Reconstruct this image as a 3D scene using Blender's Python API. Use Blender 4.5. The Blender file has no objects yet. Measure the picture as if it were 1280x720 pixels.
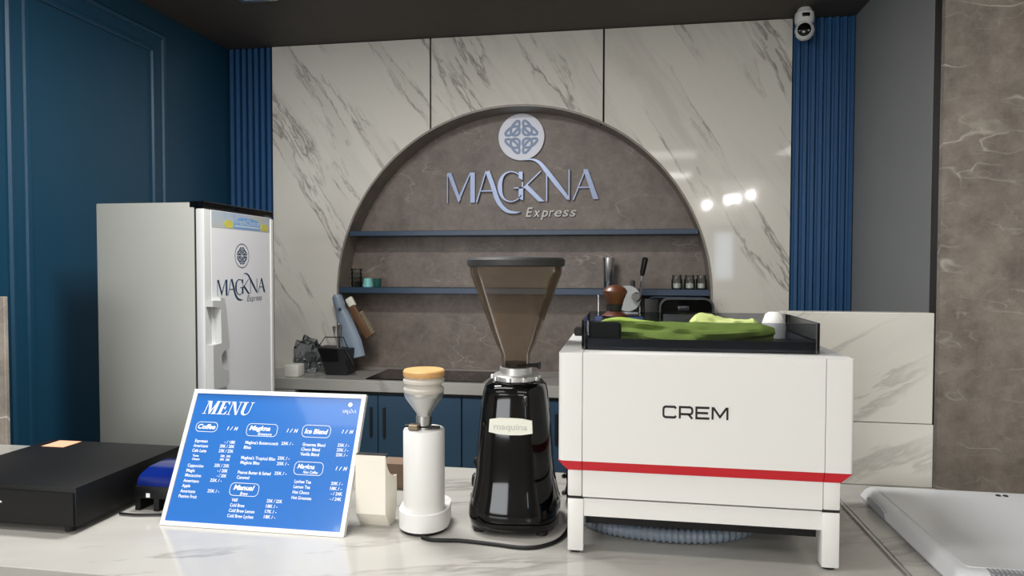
import bpy, bmesh, math, random
from mathutils import Matrix, Vector
random.seed(7)
S = bpy.context.scene
COL = S.collection
PI = math.pi

# ------------------------------------------------------------------ camera
cam_d = bpy.data.cameras.new('camera')
cam_d.sensor_width = 36.0
cam_d.lens = 852.0 / 1280.0 * 36.0
cam_d.clip_start = 0.02
cam = bpy.data.objects.new('camera', cam_d)
COL.objects.link(cam)
cam.location = (0, 0, 1.54)
cam.rotation_mode = 'XYZ'
cam.matrix_world = (Matrix.Translation((0, 0, 1.54)) @ Matrix.Rotation(math.radians(9.37), 4, 'Z')
                    @ Matrix.Rotation(math.radians(90 - 1.715), 4, 'X') @ Matrix.Rotation(math.radians(0.1), 4, 'Z'))
S.camera = cam

# ------------------------------------------------------------------ world, exposure
w = bpy.data.worlds.new('world')
S.world = w
w.use_nodes = True
w.node_tree.nodes['Background'].inputs[0].default_value = (0.75, 0.85, 1.0, 1)
w.node_tree.nodes['Background'].inputs[1].default_value = 0.12
S.view_settings.view_transform = 'Standard'
S.view_settings.look = 'None'
S.view_settings.gamma = 1.0
S.view_settings.use_curve_mapping = False
S.view_settings.exposure = 0.05


# ------------------------------------------------------------------ lights of the place, with added fill
def area(name, loc, rot, sx, sy, power, col=(1, 1, 1)):
    d = bpy.data.lights.new(name, 'AREA')
    d.shape = 'RECTANGLE'
    d.size, d.size_y, d.energy, d.color = sx, sy, power, col
    o = bpy.data.objects.new(name, d)
    COL.objects.link(o)
    o.location = loc
    o.rotation_euler = rot
    return o


WARM = (1.0, 0.985, 0.965)
for x, y, p in ((-1.5, -0.5, 10), (0.25, -0.5, 8), (2.4, -0.4, 14), (-1.7, -2.4, 26), (0.35, -2.4, 26)):  # the far-right one is added fill that brightens the brown wall
    area('hall_panel_light', (x, y, 2.905), (0, 0, 0), 1.2, 0.6, p, WARM)
area('bar_fill_light', (-1.1, 0.95, 2.905), (0, 0, 0), 1.2, 0.3, 22, WARM)  # added unseen fill that brightens the back wall, no lamp known there
area('bar_fill_light', (-0.95, 1.9, 2.905), (0, 0, 0), 0.7, 0.25, 46, WARM)  # unseen fill over the bar, inferred from the bright fridge door
# small hall lamps whose glints sit on the polished marble
for x, z in ((1.72, 2.68), (2.08, 2.76), (1.85, 2.70), (1.36, 2.60)):
    d = bpy.data.lights.new('hall_bulb', 'POINT')
    d.energy = 13
    d.color = WARM
    d.shadow_soft_size = 0.05
    o = bpy.data.objects.new('hall_bulb', d)
    COL.objects.link(o)
    o.location = (x, -3.9, z)
# daylight through the shop-front window
area('window_daylight', (1.7, -4.28, 1.75), (PI / 2, 0, 0), 0.30, 0.8, 4, (0.72, 0.86, 1.0))
area('window_daylight', (-2.4, -4.28, 1.6), (PI / 2, 0, 0), 2.4, 1.6, 112, (0.96, 0.98, 1.0))
# ------------------------------------------------------------------ material helpers
def lin(c):
    return tuple(((v / 255) / 12.92 if v / 255 <= 0.04045 else ((v / 255 + 0.055) / 1.055) ** 2.4) for v in c) + (1,)


MATS = {}


def mat(name, col, rough=0.5, metal=0.0, spec=0.5, coat=0.0, bump=0.0, bscale=200.0, var=0.0, vscale=3.0, emit=0.0):
    if name in MATS:
        return MATS[name]
    m = bpy.data.materials.new(name)
    m.use_nodes = True
    nt = m.node_tree
    b = nt.nodes['Principled BSDF']
    c = lin(col)
    b.inputs['Base Color'].default_value = c
    b.inputs['Roughness'].default_value = rough
    b.inputs['Metallic'].default_value = metal
    b.inputs['Specular IOR Level'].default_value = spec
    b.inputs['Coat Weight'].default_value = coat
    b.inputs['Coat Roughness'].default_value = 0.05
    tc = nt.nodes.new('ShaderNodeTexCoord')
    if var > 0:
        n = nt.nodes.new('ShaderNodeTexNoise')
        n.inputs['Scale'].default_value = vscale
        n.inputs['Detail'].default_value = 5
        nt.links.new(tc.outputs['Object'], n.inputs['Vector'])
        r = nt.nodes.new('ShaderNodeMix')
        r.data_type = 'RGBA'
        r.inputs[6].default_value = tuple(max(0, v * (1 - var)) for v in c[:3]) + (1,)
        r.inputs[7].default_value = tuple(min(1, v * (1 + var)) for v in c[:3]) + (1,)
        nt.links.new(n.outputs['Fac'], r.inputs[0])
        nt.links.new(r.outputs[2], b.inputs['Base Color'])
    if bump > 0:
        n2 = nt.nodes.new('ShaderNodeTexNoise')
        n2.inputs['Scale'].default_value = bscale
        n2.inputs['Detail'].default_value = 3
        nt.links.new(tc.outputs['Object'], n2.inputs['Vector'])
        bp = nt.nodes.new('ShaderNodeBump')
        bp.inputs['Strength'].default_value = bump
        bp.inputs['Distance'].default_value = 0.002
        nt.links.new(n2.outputs['Fac'], bp.inputs['Height'])
        nt.links.new(bp.outputs['Normal'], b.inputs['Normal'])
    if emit > 0:
        b.inputs['Emission Color'].default_value = c
        b.inputs['Emission Strength'].default_value = emit
    MATS[name] = m
    return m


def ramp(nt, stops, interp='LINEAR'):
    r = nt.nodes.new('ShaderNodeValToRGB')
    r.color_ramp.interpolation = interp
    e = r.color_ramp.elements
    while len(e) > 1:
        e.remove(e[-1])
    e[0].position, e[0].color = stops[0]
    for p, c in stops[1:]:
        x = e.new(p)
        x.color = c
    return r


def marble_white(name, base, vein, rot, scale=(0.55, 4.0), rough=0.12, amount=1.0, offset=(0, 0, 0), thin=1.0, axis='Y'):
    """white stone with long streaky veins that all run one way"""
    m = bpy.data.materials.new(name)
    m.use_nodes = True
    nt = m.node_tree
    L = nt.links.new
    N = nt.nodes.new
    b = nt.nodes['Principled BSDF']
    b.inputs['Roughness'].default_value = rough
    tc = N('ShaderNodeTexCoord')
    wob = N('ShaderNodeTexNoise')
    wob.inputs['Scale'].default_value = 2.2
    wob.inputs['Detail'].default_value = 4
    L(tc.outputs['Object'], wob.inputs['Vector'])
    add = N('ShaderNodeVectorMath')
    add.operation = 'MULTIPLY_ADD'
    add.inputs[1].default_value = (0.09, 0.09, 0.09)
    L(wob.outputs['Color'], add.inputs[0])
    L(tc.outputs['Object'], add.inputs[2])
    r1 = N('ShaderNodeMapping')
    r1.inputs['Rotation'].default_value = (0, rot, 0) if axis == 'Y' else (0, 0, rot)
    L(add.outputs[0], r1.inputs['Vector'])
    r2 = N('ShaderNodeMapping')
    r2.inputs['Scale'].default_value = (scale[0], scale[1], scale[1])
    r2.inputs['Location'].default_value = offset
    L(r1.outputs[0], r2.inputs['Vector'])
    n = N('ShaderNodeTexNoise')
    n.inputs['Scale'].default_value = 1.0
    n.inputs['Detail'].default_value = 6
    n.inputs['Roughness'].default_value = 0.62
    L(r2.outputs[0], n.inputs['Vector'])
    k = 0.012 * thin
    band = ramp(nt, [(0.5 - 3 * k, (0, 0, 0, 1)), (0.5, (1, 1, 1, 1)), (0.5 + 1.2 * k, (0.15, 0.15, 0.15, 1)), (0.5 + 6 * k, (0, 0, 0, 1))])
    L(n.outputs['Fac'], band.inputs[0])
    soft = ramp(nt, [(0.50, (0, 0, 0, 1)), (0.66, (1, 1, 1, 1))])
    L(n.outputs['Fac'], soft.inputs[0])
    # patches that carry veins
    pm = N('ShaderNodeTexNoise')
    pm.inputs['Scale'].default_value = 1.0
    pm.inputs['Detail'].default_value = 2
    r3 = N('ShaderNodeMapping')
    r3.inputs['Scale'].default_value = (scale[0] * 1.9, scale[1] * 0.75, scale[1] * 0.75)
    r3.inputs['Location'].default_value = (offset[0] + 3.1, offset[1] + 1.7, offset[2] - 2.2)
    L(r1.outputs[0], r3.inputs['Vector'])
    L(r3.outputs[0], pm.inputs['Vector'])
    pr = ramp(nt, [(0.46, (0, 0, 0, 1)), (0.60, (1, 1, 1, 1))])
    L(pm.outputs['Fac'], pr.inputs[0])
    mu = N('ShaderNodeMath')
    mu.operation = 'MULTIPLY'
    L(band.outputs[0], mu.inputs[0])
    L(pr.outputs[0], mu.inputs[1])
    mu2 = N('ShaderNodeMath')
    mu2.operation = 'MULTIPLY_ADD'
    mu2.inputs[1].default_value = 0.22
    L(soft.outputs[0], mu2.inputs[0])
    L(mu.outputs[0], mu2.inputs[2])
    mu3 = N('ShaderNodeMath')
    mu3.operation = 'MULTIPLY'
    mu3.use_clamp = True
    mu3.inputs[1].default_value = amount
    L(mu2.outputs[0], mu3.inputs[0])
    mx = N('ShaderNodeMix')
    mx.data_type = 'RGBA'
    mx.inputs[6].default_value = lin(base)
    mx.inputs[7].default_value = lin(vein)
    L(mu3.outputs[0], mx.inputs[0])
    L(mx.outputs[2], b.inputs['Base Color'])
    MATS[name] = m
    return m


def marble_brown(name, dark, light, vein, scale=1.0, rough=0.35, offset=(0, 0, 0), veins=1.0):
    m = bpy.data.materials.new(name)
    m.use_nodes = True
    nt = m.node_tree
    L = nt.links.new
    N = nt.nodes.new
    b = nt.nodes['Principled BSDF']
    b.inputs['Roughness'].default_value = rough
    tc = N('ShaderNodeTexCoord')
    mp = N('ShaderNodeMapping')
    mp.inputs['Scale'].default_value = (scale, scale, scale)
    mp.inputs['Location'].default_value = offset
    L(tc.outputs['Object'], mp.inputs['Vector'])
    cl = N('ShaderNodeTexNoise')
    cl.inputs['Scale'].default_value = 5.0
    cl.inputs['Detail'].default_value = 12
    cl.inputs['Roughness'].default_value = 0.76
    cl.inputs['Distortion'].default_value = 0.0
    L(mp.outputs[0], cl.inputs['Vector'])
    cr = ramp(nt, [(0.34, lin(dark)), (0.66, lin(light))])
    L(cl.outputs['Fac'], cr.inputs[0])
    cur = cr.outputs[0]
    for sc, width, amt, off in ((1.5, 0.006, 0.85, 0.0), (2.6, 0.006, 0.55, 5.0), (6.0, 0.010, 0.25, 9.0)):
        mo = N('ShaderNodeMapping')
        mo.inputs['Location'].default_value = (off, off * 0.7, -off)
        mo.inputs['Rotation'].default_value = (0, 0.45, 0)
        mo.inputs['Scale'].default_value = (0.7, 1.0, 1.7)
        L(mp.outputs[0], mo.inputs['Vector'])
        n = N('ShaderNodeTexNoise')
        n.inputs['Scale'].default_value = sc
        n.inputs['Detail'].default_value = 3.5
        n.inputs['Roughness'].default_value = 0.5
        n.inputs['Distortion'].default_value = 0.15
        L(mo.outputs[0], n.inputs['Vector'])
        br = ramp(nt, [(0.5 - width, (0, 0, 0, 1)), (0.5, (1, 1, 1, 1)), (0.5 + width, (0, 0, 0, 1))])
        L(n.outputs['Fac'], br.inputs[0])
        ms = N('ShaderNodeTexNoise')
        ms.inputs['Scale'].default_value = sc * 1.7
        ms.inputs['Detail'].default_value = 2
        L(mo.outputs[0], ms.inputs['Vector'])
        mr = ramp(nt, [(0.45, (0, 0, 0, 1)), (0.62, (1, 1, 1, 1))])
        L(ms.outputs['Fac'], mr.inputs[0])
        mu = N('ShaderNodeMath')
        mu.operation = 'MULTIPLY'
        L(br.outputs[0], mu.inputs[0])
        L(mr.outputs[0], mu.inputs[1])
        mu2 = N('ShaderNodeMath')
        mu2.operation = 'MULTIPLY'
        mu2.inputs[1].default_value = amt * veins
        L(mu.outputs[0], mu2.inputs[0])
        mx = N('ShaderNodeMix')
        mx.data_type = 'RGBA'
        L(mu2.outputs[0], mx.inputs[0])
        L(cur, mx.inputs[6])
        mx.inputs[7].default_value = lin(vein)
        cur = mx.outputs[2]
    L(cur, b.inputs['Base Color'])
    MATS[name] = m
    return m


def clear(name, tint, gloss=0.05, fres=1.45):
    """thin clear or smoked plastic / glass: tinted see-through with a mirror skin"""
    m = bpy.data.materials.new(name)
    m.use_nodes = True
    nt = m.node_tree
    nt.nodes.remove(nt.nodes['Principled BSDF'])
    out = nt.nodes['Material Output']
    t = nt.nodes.new('ShaderNodeBsdfTransparent')
    t.inputs[0].default_value = tint
    g = nt.nodes.new('ShaderNodeBsdfGlossy')
    g.inputs['Roughness'].default_value = gloss
    f = nt.nodes.new('ShaderNodeFresnel')
    f.inputs[0].default_value = fres
    mx = nt.nodes.new('ShaderNodeMixShader')
    nt.links.new(f.outputs[0], mx.inputs[0])
    nt.links.new(t.outputs[0], mx.inputs[1])
    nt.links.new(g.outputs[0], mx.inputs[2])
    nt.links.new(mx.outputs[0], out.inputs[0])
    MATS[name] = m
    return m


# ------------------------------------------------------------------ geometry helpers
class G:
    def __init__(self):
        self.v = []
        self.f = []

    def add(self, vs, fs, M=None):
        o = len(self.v)
        for p in vs:
            p = Vector(p)
            self.v.append(tuple(M @ p if M else p))
        self.f += [tuple(i + o for i in f) for f in fs]
        return self

    def box(self, x0, x1, y0, y1, z0, z1, M=None):
        vs = [(x, y, z) for x in (x0, x1) for y in (y0, y1) for z in (z0, z1)]
        return self.add(vs, [(0, 1, 3, 2), (4, 6, 7, 5), (0, 4, 5, 1), (2, 3, 7, 6), (0, 2, 6, 4), (1, 5, 7, 3)], M)

    def rbox(self, x0, x1, y0, y1, z0, z1, r, seg=2, M=None):
        bm = bmesh.new()
        bmesh.ops.create_cube(bm, size=1)
        for q in bm.verts:
            q.co = Vector(((x0 + x1) / 2 + q.co.x * (x1 - x0), (y0 + y1) / 2 + q.co.y * (y1 - y0), (z0 + z1) / 2 + q.co.z * (z1 - z0)))
        bmesh.ops.bevel(bm, geom=bm.edges[:], offset=r, segments=seg, profile=0.5, affect='EDGES')
        return self.bm(bm, M)

    def bm(self, bm, M=None):
        bm.verts.index_update()
        self.add([tuple(q.co) for q in bm.verts], [tuple(q.index for q in f.verts) for f in bm.faces], M)
        bm.free()
        return self

    def prism(self, poly, t0, t1, M=None, map=None):
        """2-D polygon (a, b) extruded from t0 to t1; map(a, b, t) -> xyz"""
        map = map or (lambda a, b, t: (a, b, t))
        n = len(poly)
        vs = [map(a, b, t0) for a, b in poly] + [map(a, b, t1) for a, b in poly]
        fs = [tuple(range(n))[::-1], tuple(range(n, 2 * n))] + [(i, (i + 1) % n, n + (i + 1) % n, n + i) for i in range(n)]
        return self.add(vs, fs, M)

    def lathe(self, prof, c=(0, 0, 0), seg=32, M=None, rx=1.0, ry=1.0, e=2.0):
        """profile of (r, z); superellipse exponent e"""
        vs, fs = [], []
        rows = []
        for r, z in prof:
            if r <= 1e-6:
                rows.append([len(vs)])
                vs.append((c[0], c[1], c[2] + z))
            else:
                row = []
                for k in range(seg):
                    a = 2 * PI * k / seg
                    ca, sa = math.cos(a), math.sin(a)
                    x = math.copysign(abs(ca) ** (2 / e), ca) * r * rx
                    y = math.copysign(abs(sa) ** (2 / e), sa) * r * ry
                    row.append(len(vs))
                    vs.append((c[0] + x, c[1] + y, c[2] + z))
                rows.append(row)
        for a, b in zip(rows, rows[1:]):
            for k in range(seg):
                k2 = (k + 1) % seg
                if len(a) == 1 and len(b) == 1:
                    continue
                if len(a) == 1:
                    fs.append((a[0], b[k2], b[k]))
                elif len(b) == 1:
                    fs.append((a[k], a[k2], b[0]))
                else:
                    fs.append((a[k], a[k2], b[k2], b[k]))
        return self.add(vs, fs, M)

    def tube(self, pts, r, seg=8, closed=False, M=None):
        pts = [Vector(p) for p in pts]
        n = len(pts)
        rs = r if isinstance(r, (list, tuple)) else [r] * n
        vs, fs = [], []
        up = None
        for i, p in enumerate(pts):
            if closed:
                t = pts[(i + 1) % n] - pts[i - 1]
            else:
                t = pts[min(i + 1, n - 1)] - pts[max(i - 1, 0)]
            t.normalize()
            if up is None:
                up = t.orthogonal().normalized()
            up = (up - t * up.dot(t))
            if up.length < 1e-6:
                up = t.orthogonal()
            up.normalize()
            s = t.cross(up)
            for k in range(seg):
                a = 2 * PI * k / seg
                vs.append(tuple(p + (up * math.cos(a) + s * math.sin(a)) * rs[i]))
        for i in range(n if closed else n - 1):
            j = (i + 1) % n
            for k in range(seg):
                k2 = (k + 1) % seg
                fs.append((i * seg + k, i * seg + k2, j * seg + k2, j * seg + k))
        if not closed:
            fs.append(tuple(range(seg))[::-1])
            fs.append(tuple(range((n - 1) * seg, n * seg)))
        return self.add(vs, fs, M)


def spline(pts, n=8):
    """Catmull-Rom through the points"""
    P = [Vector(p) for p in pts]
    P = [P[0] * 2 - P[1]] + P + [P[-1] * 2 - P[-2]]
    out = []
    for i in range(1, len(P) - 2):
        for k in range(n):
            t = k / n
            a, b, c, d = P[i - 1], P[i], P[i + 1], P[i + 2]
            out.append(0.5 * ((2 * b) + (c - a) * t + (2 * a - 5 * b + 4 * c - d) * t * t + (3 * b - a - 3 * c + d) * t ** 3))
    out.append(P[-2])
    return out


def obj(name, g, m, parent=None, smooth=35.0, local=False):
    """one mesh object; vertices are given in world space unless local"""
    me = bpy.data.meshes.new(name)
    me.from_pydata(g.v, [], g.f)
    o = bpy.data.objects.new(name, me)
    COL.objects.link(o)
    if parent:
        o.parent = parent
        if not local:
            q, off = parent, Vector((0, 0, 0))
            while q:
                off += q.location
                q = q.parent
            me.transform(Matrix.Translation(-off))
    elif not local:
        lo = [min(v[i] for v in g.v) for i in range(3)]
        hi = [max(v[i] for v in g.v) for i in range(3)]
        o.location = ((lo[0] + hi[0]) / 2, (lo[1] + hi[1]) / 2, lo[2])
        me.transform(Matrix.Translation(-o.location))
    bm = bmesh.new()
    bm.from_mesh(me)
    bmesh.ops.recalc_face_normals(bm, faces=bm.faces[:])
    lim = math.radians(smooth)
    for f in bm.faces:
        f.smooth = True
    for ed in bm.edges:
        if len(ed.link_faces) != 2 or ed.calc_face_angle(0) > lim:
            ed.smooth = False
    bm.to_mesh(me)
    bm.free()
    me.materials.append(m)
    return o


def tag(o, label, cat, group=None):
    o['label'] = label
    o['category'] = cat
    if group:
        o['group'] = group
    return o


def thing(name, label, cat, loc, group=None):
    o = bpy.data.objects.new(name, None)
    o.empty_display_size = 0.05
    COL.objects.link(o)
    o.location = loc
    return tag(o, label, cat, group)


def struct(name, g, m, parent=None, smooth=35):
    o = obj(name, g, m, parent, smooth)
    if not parent:
        o['kind'] = 'structure'
    return o


def copy_tree(o, loc=None, parent=None, label=None):
    c = o.copy()
    COL.objects.link(c)
    if parent:
        c.parent = parent
    if loc:
        c.location = loc
    if label:
        c['label'] = label
    for ch in [q for q in o.children]:
        copy_tree(ch, None, c)
    return c


def text_geo(s, size, width=None, shear=0.0, bold=0.0, align='LEFT'):
    """flat lettering as triangles in the XY plane, left edge at 0, centred on y = 0"""
    c = bpy.data.curves.new('lettering', 'FONT')
    c.body = s
    c.size = size
    c.shear = shear
    c.offset = bold
    c.resolution_u = 3
    t = bpy.data.objects.new('lettering', c)
    COL.objects.link(t)
    dg = bpy.context.evaluated_depsgraph_get()
    me = bpy.data.meshes.new_from_object(t.evaluated_get(dg))
    vs = [tuple(q.co) for q in me.vertices]
    fs = [tuple(p.vertices) for p in me.polygons]
    bpy.data.objects.remove(t)
    bpy.data.curves.remove(c)
    bpy.data.meshes.remove(me)
    x0 = min(q[0] for q in vs)
    x1 = max(q[0] for q in vs)
    k = width / (x1 - x0) if width else 1.0
    ref = size * 0.36
    return [((q[0] - x0) * k, q[1] - ref, 0) for q in vs], fs


def extrude_text(vs, fs, t, g, M):
    """give flat lettering a thickness"""
    bm = bmesh.new()
    bv = [bm.verts.new(q) for q in vs]
    for f in fs:
        try:
            bm.faces.new([bv[i] for i in f])
        except ValueError:
            pass
    r = bmesh.ops.extrude_face_region(bm, geom=bm.faces[:])
    for q in r['geom']:
        if isinstance(q, bmesh.types.BMVert):
            q.co.z += t
    g.bm(bm, M)


def ribbon(pts, wd, closed=False):
    """2-D stroke of width wd as a list of quads with mitred joints"""
    P = [Vector(p) for p in pts]
    n = len(P)
    L, R = [], []
    for i in range(n):
        a = P[i - 1] if (i > 0 or closed) else None
        b = P[(i + 1) % n] if (i < n - 1 or closed) else None
        d1 = (P[i] - a).normalized() if a is not None else None
        d2 = (b - P[i]).normalized() if b is not None else None
        if d1 is None:
            d1 = d2
        if d2 is None:
            d2 = d1
        t = (d1 + d2)
        t = t.normalized() if t.length > 1e-6 else d1
        nn = Vector((-t.y, t.x))
        k = wd / 2 / max(0.45, nn.dot(Vector((-d1.y, d1.x))))
        L.append(P[i] + nn * k)
        R.append(P[i] - nn * k)
    out = []
    for i in range(n if closed else n - 1):
        j = (i + 1) % n
        out.append([tuple(L[i]), tuple(R[i]), tuple(R[j]), tuple(L[j])])
    return out


def frame_matrix(o, u, v):
    u, v = Vector(u).normalized(), Vector(v).normalized()
    n = u.cross(v)
    M = Matrix.Identity(4)
    for i in range(3):
        M[i][0], M[i][1], M[i][2], M[i][3] = u[i], v[i], n[i], o[i]
    return M


# ------------------------------------------------------------------ the brand mark, shared by wall, fridge and menu
# letter outlines in sign units (x right, y down), 0.25 px of the photograph each
def sw(center, widths):
    """stroke with varying width along a spline"""
    P = spline([(x, y, 0) for x, y in center], 6)
    n = len(P)
    L, R = [], []
    for i in range(n):
        t = (P[min(i + 1, n - 1)] - P[max(i - 1, 0)]).normalized()
        nn = Vector((-t.y, t.x, 0))
        f = i / (n - 1) * (len(widths) - 1)
        k = min(int(f), len(widths) - 2)
        wd = widths[k] + (widths[k + 1] - widths[k]) * (f - k)
        L.append(P[i] + nn * wd / 2)
        R.append(P[i] - nn * wd / 2)
    return [[(L[i].x, L[i].y), (R[i].x, R[i].y), (R[i + 1].x, R[i + 1].y), (L[i + 1].x, L[i + 1].y)] for i in range(n - 1)]


def arc_letter_G():
    out = []
    n = 36
    a0, a1 = math.radians(-50), math.radians(-325)
    pr = None
    for i in range(n + 1):
        a = a0 + (a1 - a0) * i / n
        o = (485 + 66 * math.cos(a), 462 + 76 * math.sin(a))
        th = 5 + 17 * max(0, -math.cos(a)) ** 1.3
        q = (485 + (66 - th) * math.cos(a), 462 + (76 - min(th, 7)) * math.sin(a))
        if pr:
            out.append([pr[0], o, q, pr[1]])
        pr = (o, q)
    out.append([(500, 466), (545, 466), (545, 472), (500, 472)])
    return out


LETTERS = [
    ('M', [[(160, 388), (165, 396), (165, 537), (160, 537)], [(160, 388), (182, 388), (230, 520), (219, 537)],
           [(219, 537), (213, 520), (277, 388), (283, 388)], [(279, 388), (302, 388), (302, 537), (279, 537)]]),
    ('A', [[(309, 537), (357, 384), (363, 384), (316, 537)], [(335, 478), (398, 478), (398, 484), (335, 484)]]
     + sw([(367, 384), (392, 450), (420, 530), (460, 577), (505, 589), (533, 586)], [22, 22, 22, 18, 9, 2])),
    ('G', arc_letter_G() + [[(524, 390), (543, 390), (543, 432), (524, 420)], [(524, 466), (546, 466), (546, 530), (524, 520)]]),
    ('K', [[(540, 470), (629, 387), (635, 389), (546, 474)], [(549, 466), (566, 452), (650, 536), (622, 536)],
           [(538, 440), (545, 440), (545, 480), (538, 480)]]),
    ('N', [[(659, 395), (665, 395), (665, 535), (659, 535)], [(768, 384), (774, 384), (774, 532), (768, 532)]]
     + sw([(553, 333), (590, 331), (625, 347), (660, 388), (710, 452), (768, 526)], [2, 8, 15, 21, 22, 16])),
    ('A', [[(787, 531), (846, 384), (853, 384), (794, 531)], [(838, 384), (861, 384), (913, 528), (887, 528)],
           [(812, 468), (872, 468), (872, 474), (812, 474)]]),
]


def triquetra(q):
    """one quarter of the round knot emblem; disc radius 1"""
    sx, sy = q
    R = 0.36
    d = R / math.sqrt(3)
    cs = [(d * math.cos(math.radians(90 + 120 * k)), d * math.sin(math.radians(90 + 120 * k))) for k in range(3)]
    out = []
    for k in range(3):
        i, j = (k + 1) % 3, (k + 2) % 3
        a = math.atan2(cs[i][1] - cs[k][1], cs[i][0] - cs[k][0])
        pts = []
        for s in range(15):
            t = a - PI / 3 + PI * s / 14
            x, y = cs[k][0] + R * math.cos(t), cs[k][1] + R * math.sin(t)
            # tip towards the emblem's centre, quarter-sector spread
            y2 = y
            x2 = x * 1.30
            y2 = y2 * 0.80
            c45 = math.sqrt(0.5)
            u, v = (x2 * c45 + y2 * c45), (-x2 * c45 + y2 * c45)
            pts.append((u, v))
        out.append(pts)
    mnu = min(p[0] for s in out for p in s)
    mnv = min(p[1] for s in out for p in s)
    mxu = max(p[0] for s in out for p in s)
    k = 0.64 / (mxu - mnu)
    return [[(sx * (0.07 + (u - mnu) * k), sy * (0.07 + (v - mnv) * k)) for u, v in s] for s in out]


def emblem(g, M, t, wd=0.075):
    for q in ((1, 1), (1, -1), (-1, 1), (-1, -1)):
        for i, s in enumerate(triquetra(q)):
            for poly in ribbon(s, wd):
                g.prism(poly, 0, t * (1 + 0.25 * i), M)


# ------------------------------------------------------------------ materials
M_WALLM = marble_white('white_streaked_marble', (224, 220, 210), (112, 107, 99), math.radians(-58), (0.75, 6.5), 0.055, 0.75)
M_COUNT = marble_white('counter_marble', (178, 176, 170), (112, 109, 104), math.radians(-18), (0.9, 5.5), 0.13, 0.6, (1.3, 0.4, 0), 1.6, 'Z')
M_TILE = marble_white('upstand_marble', (222, 219, 210), (150, 147, 140), math.radians(28), (0.8, 4.2), 0.14, 0.5, (2.3, 0.2, 4.0), 1.4)
M_NICHE = marble_brown('niche_stone', (96, 85, 78), (132, 120, 111), (176, 166, 154), 1.5, 0.5, (0, 0, 0), 0.55)
M_BROWN = marble_brown('brown_marble', (116, 107, 99), (168, 158, 147), (222, 214, 202), 1.0, 0.4, (4, 2, 1), 1.15)
M_REVEAL = marble_brown('reveal_stone', (122, 114, 104), (148, 140, 129), (160, 150, 140), 2.0, 0.4, (7, 1, 3), 0.6)
M_CEIL = mat('dark_ceiling', (74, 67, 61), 0.65, var=0.25, vscale=9, bump=0.2, bscale=60)
M_TEAL = mat('teal_wall_paint', (25, 70, 96), 0.42, var=0.05, vscale=2)
M_BLUE = mat('blue_lacquer', (44, 86, 130), 0.38)
M_CAB = mat('cabinet_blue', (50, 76, 98), 0.4)
M_SHELF = mat('shelf_blue', (46, 66, 88), 0.4)
M_GREYW = mat('grey_paint', (138, 141, 141), 0.7, var=0.08, vscale=4, bump=0.25, bscale=180)
M_BLACKTRIM = mat('black_trim', (34, 32, 31), 0.45)
M_WALLDARK = mat('wall_backing', (30, 30, 32), 0.8)
M_FLOOR = mat('floor_tile', (150, 146, 140), 0.35, var=0.06)
M_HALL = mat('hall_paint', (196, 192, 184), 0.8)
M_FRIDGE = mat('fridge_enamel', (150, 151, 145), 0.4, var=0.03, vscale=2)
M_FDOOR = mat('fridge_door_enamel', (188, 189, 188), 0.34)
M_WHITE = mat('white_panel', (228, 227, 223), 0.34)
M_WHITE2 = mat('white_plastic', (232, 231, 228), 0.4)
M_DEVICE = mat('pale_grey_plastic', (214, 216, 219), 0.3)
M_RED = mat('red_band', (200, 30, 42), 0.4)
M_BLACK = mat('black_plastic', (12, 12, 13), 0.45, spec=0.35)
M_BLACKG = mat('gloss_black', (5, 5, 6), 0.06, spec=0.35)
M_BLACKM = mat('matt_black_steel', (11, 11, 12), 0.5, spec=0.3, bump=0.1, bscale=500)
M_CHROME = mat('chrome', (215, 215, 215), 0.14, 1.0)
M_STEEL = mat('brushed_steel', (200, 200, 198), 0.32, 1.0)
M_ALU = mat('cast_aluminium', (206, 206, 204), 0.36, 0.85)
M_LETTER = mat('blue_silver_letters', (116, 125, 147), 0.36, 0.75)
M_LEDGE = mat('letter_silver', (122, 120, 118), 0.34, 0.8)
M_DISC = mat('emblem_white', (222, 224, 235), 0.4)
M_EMB = mat('emblem_blue', (108, 132, 168), 0.4)
M_PRINT = mat('navy_print', (26, 58, 88), 0.4)
M_GREYPRINT = mat('grey_print', (110, 116, 122), 0.4)
M_MENU = mat('menu_blue', (32, 106, 188), 0.22, coat=0.4)
M_INK = mat('menu_white_ink', (236, 242, 248), 0.35)
M_WOOD = mat('light_wood', (206, 160, 102), 0.5, var=0.18, vscale=40)
M_WOODR = mat('red_brown_wood', (78, 40, 21), 0.38, var=0.25, vscale=60)
M_RUBBER = mat('dark_rubber', (22, 20, 20), 0.7)
M_CREAM = mat('cream_board', (238, 232, 218), 0.5)
M_INNER = mat('brown_card', (176, 142, 112), 0.6, var=0.1, vscale=30)
M_GREEN = mat('green_cloth', (136, 160, 66), 0.8, var=0.35, vscale=26, bump=0.8, bscale=90)
M_GREEN2 = mat('pale_green_cloth', (190, 202, 128), 0.8, var=0.15, vscale=18, bump=0.4, bscale=90)
M_HOSE = mat('grey_hose', (118, 128, 140), 0.45)
M_BELLOW = mat('bellows_silicone', (202, 196, 186), 0.5)
M_LIDGREY = mat('hopper_lid', (46, 46, 47), 0.55)
M_BADGE = mat('badge_white', (222, 222, 208), 0.4)
M_BADGEINK = mat('badge_ink', (186, 186, 177), 0.5)
M_PEACH = mat('peach_label', (236, 174, 140), 0.6)
M_BLUEFILM = mat('blue_film', (8, 30, 104), 0.2, coat=0.5, var=0.4, vscale=14)
M_TEALCUP = mat('teal_glaze', (128, 200, 196), 0.3)
M_TEALDK = mat('dark_teal_glaze', (40, 92, 84), 0.3)
M_ICE = mat('translucent_blue_grey', (136, 150, 166), 0.35, var=0.12, vscale=18)
M_GREYP = mat('grey_panel', (66, 68, 70), 0.4)
M_DOOR = mat('door_poster', (232, 233, 236), 0.18)
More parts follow.
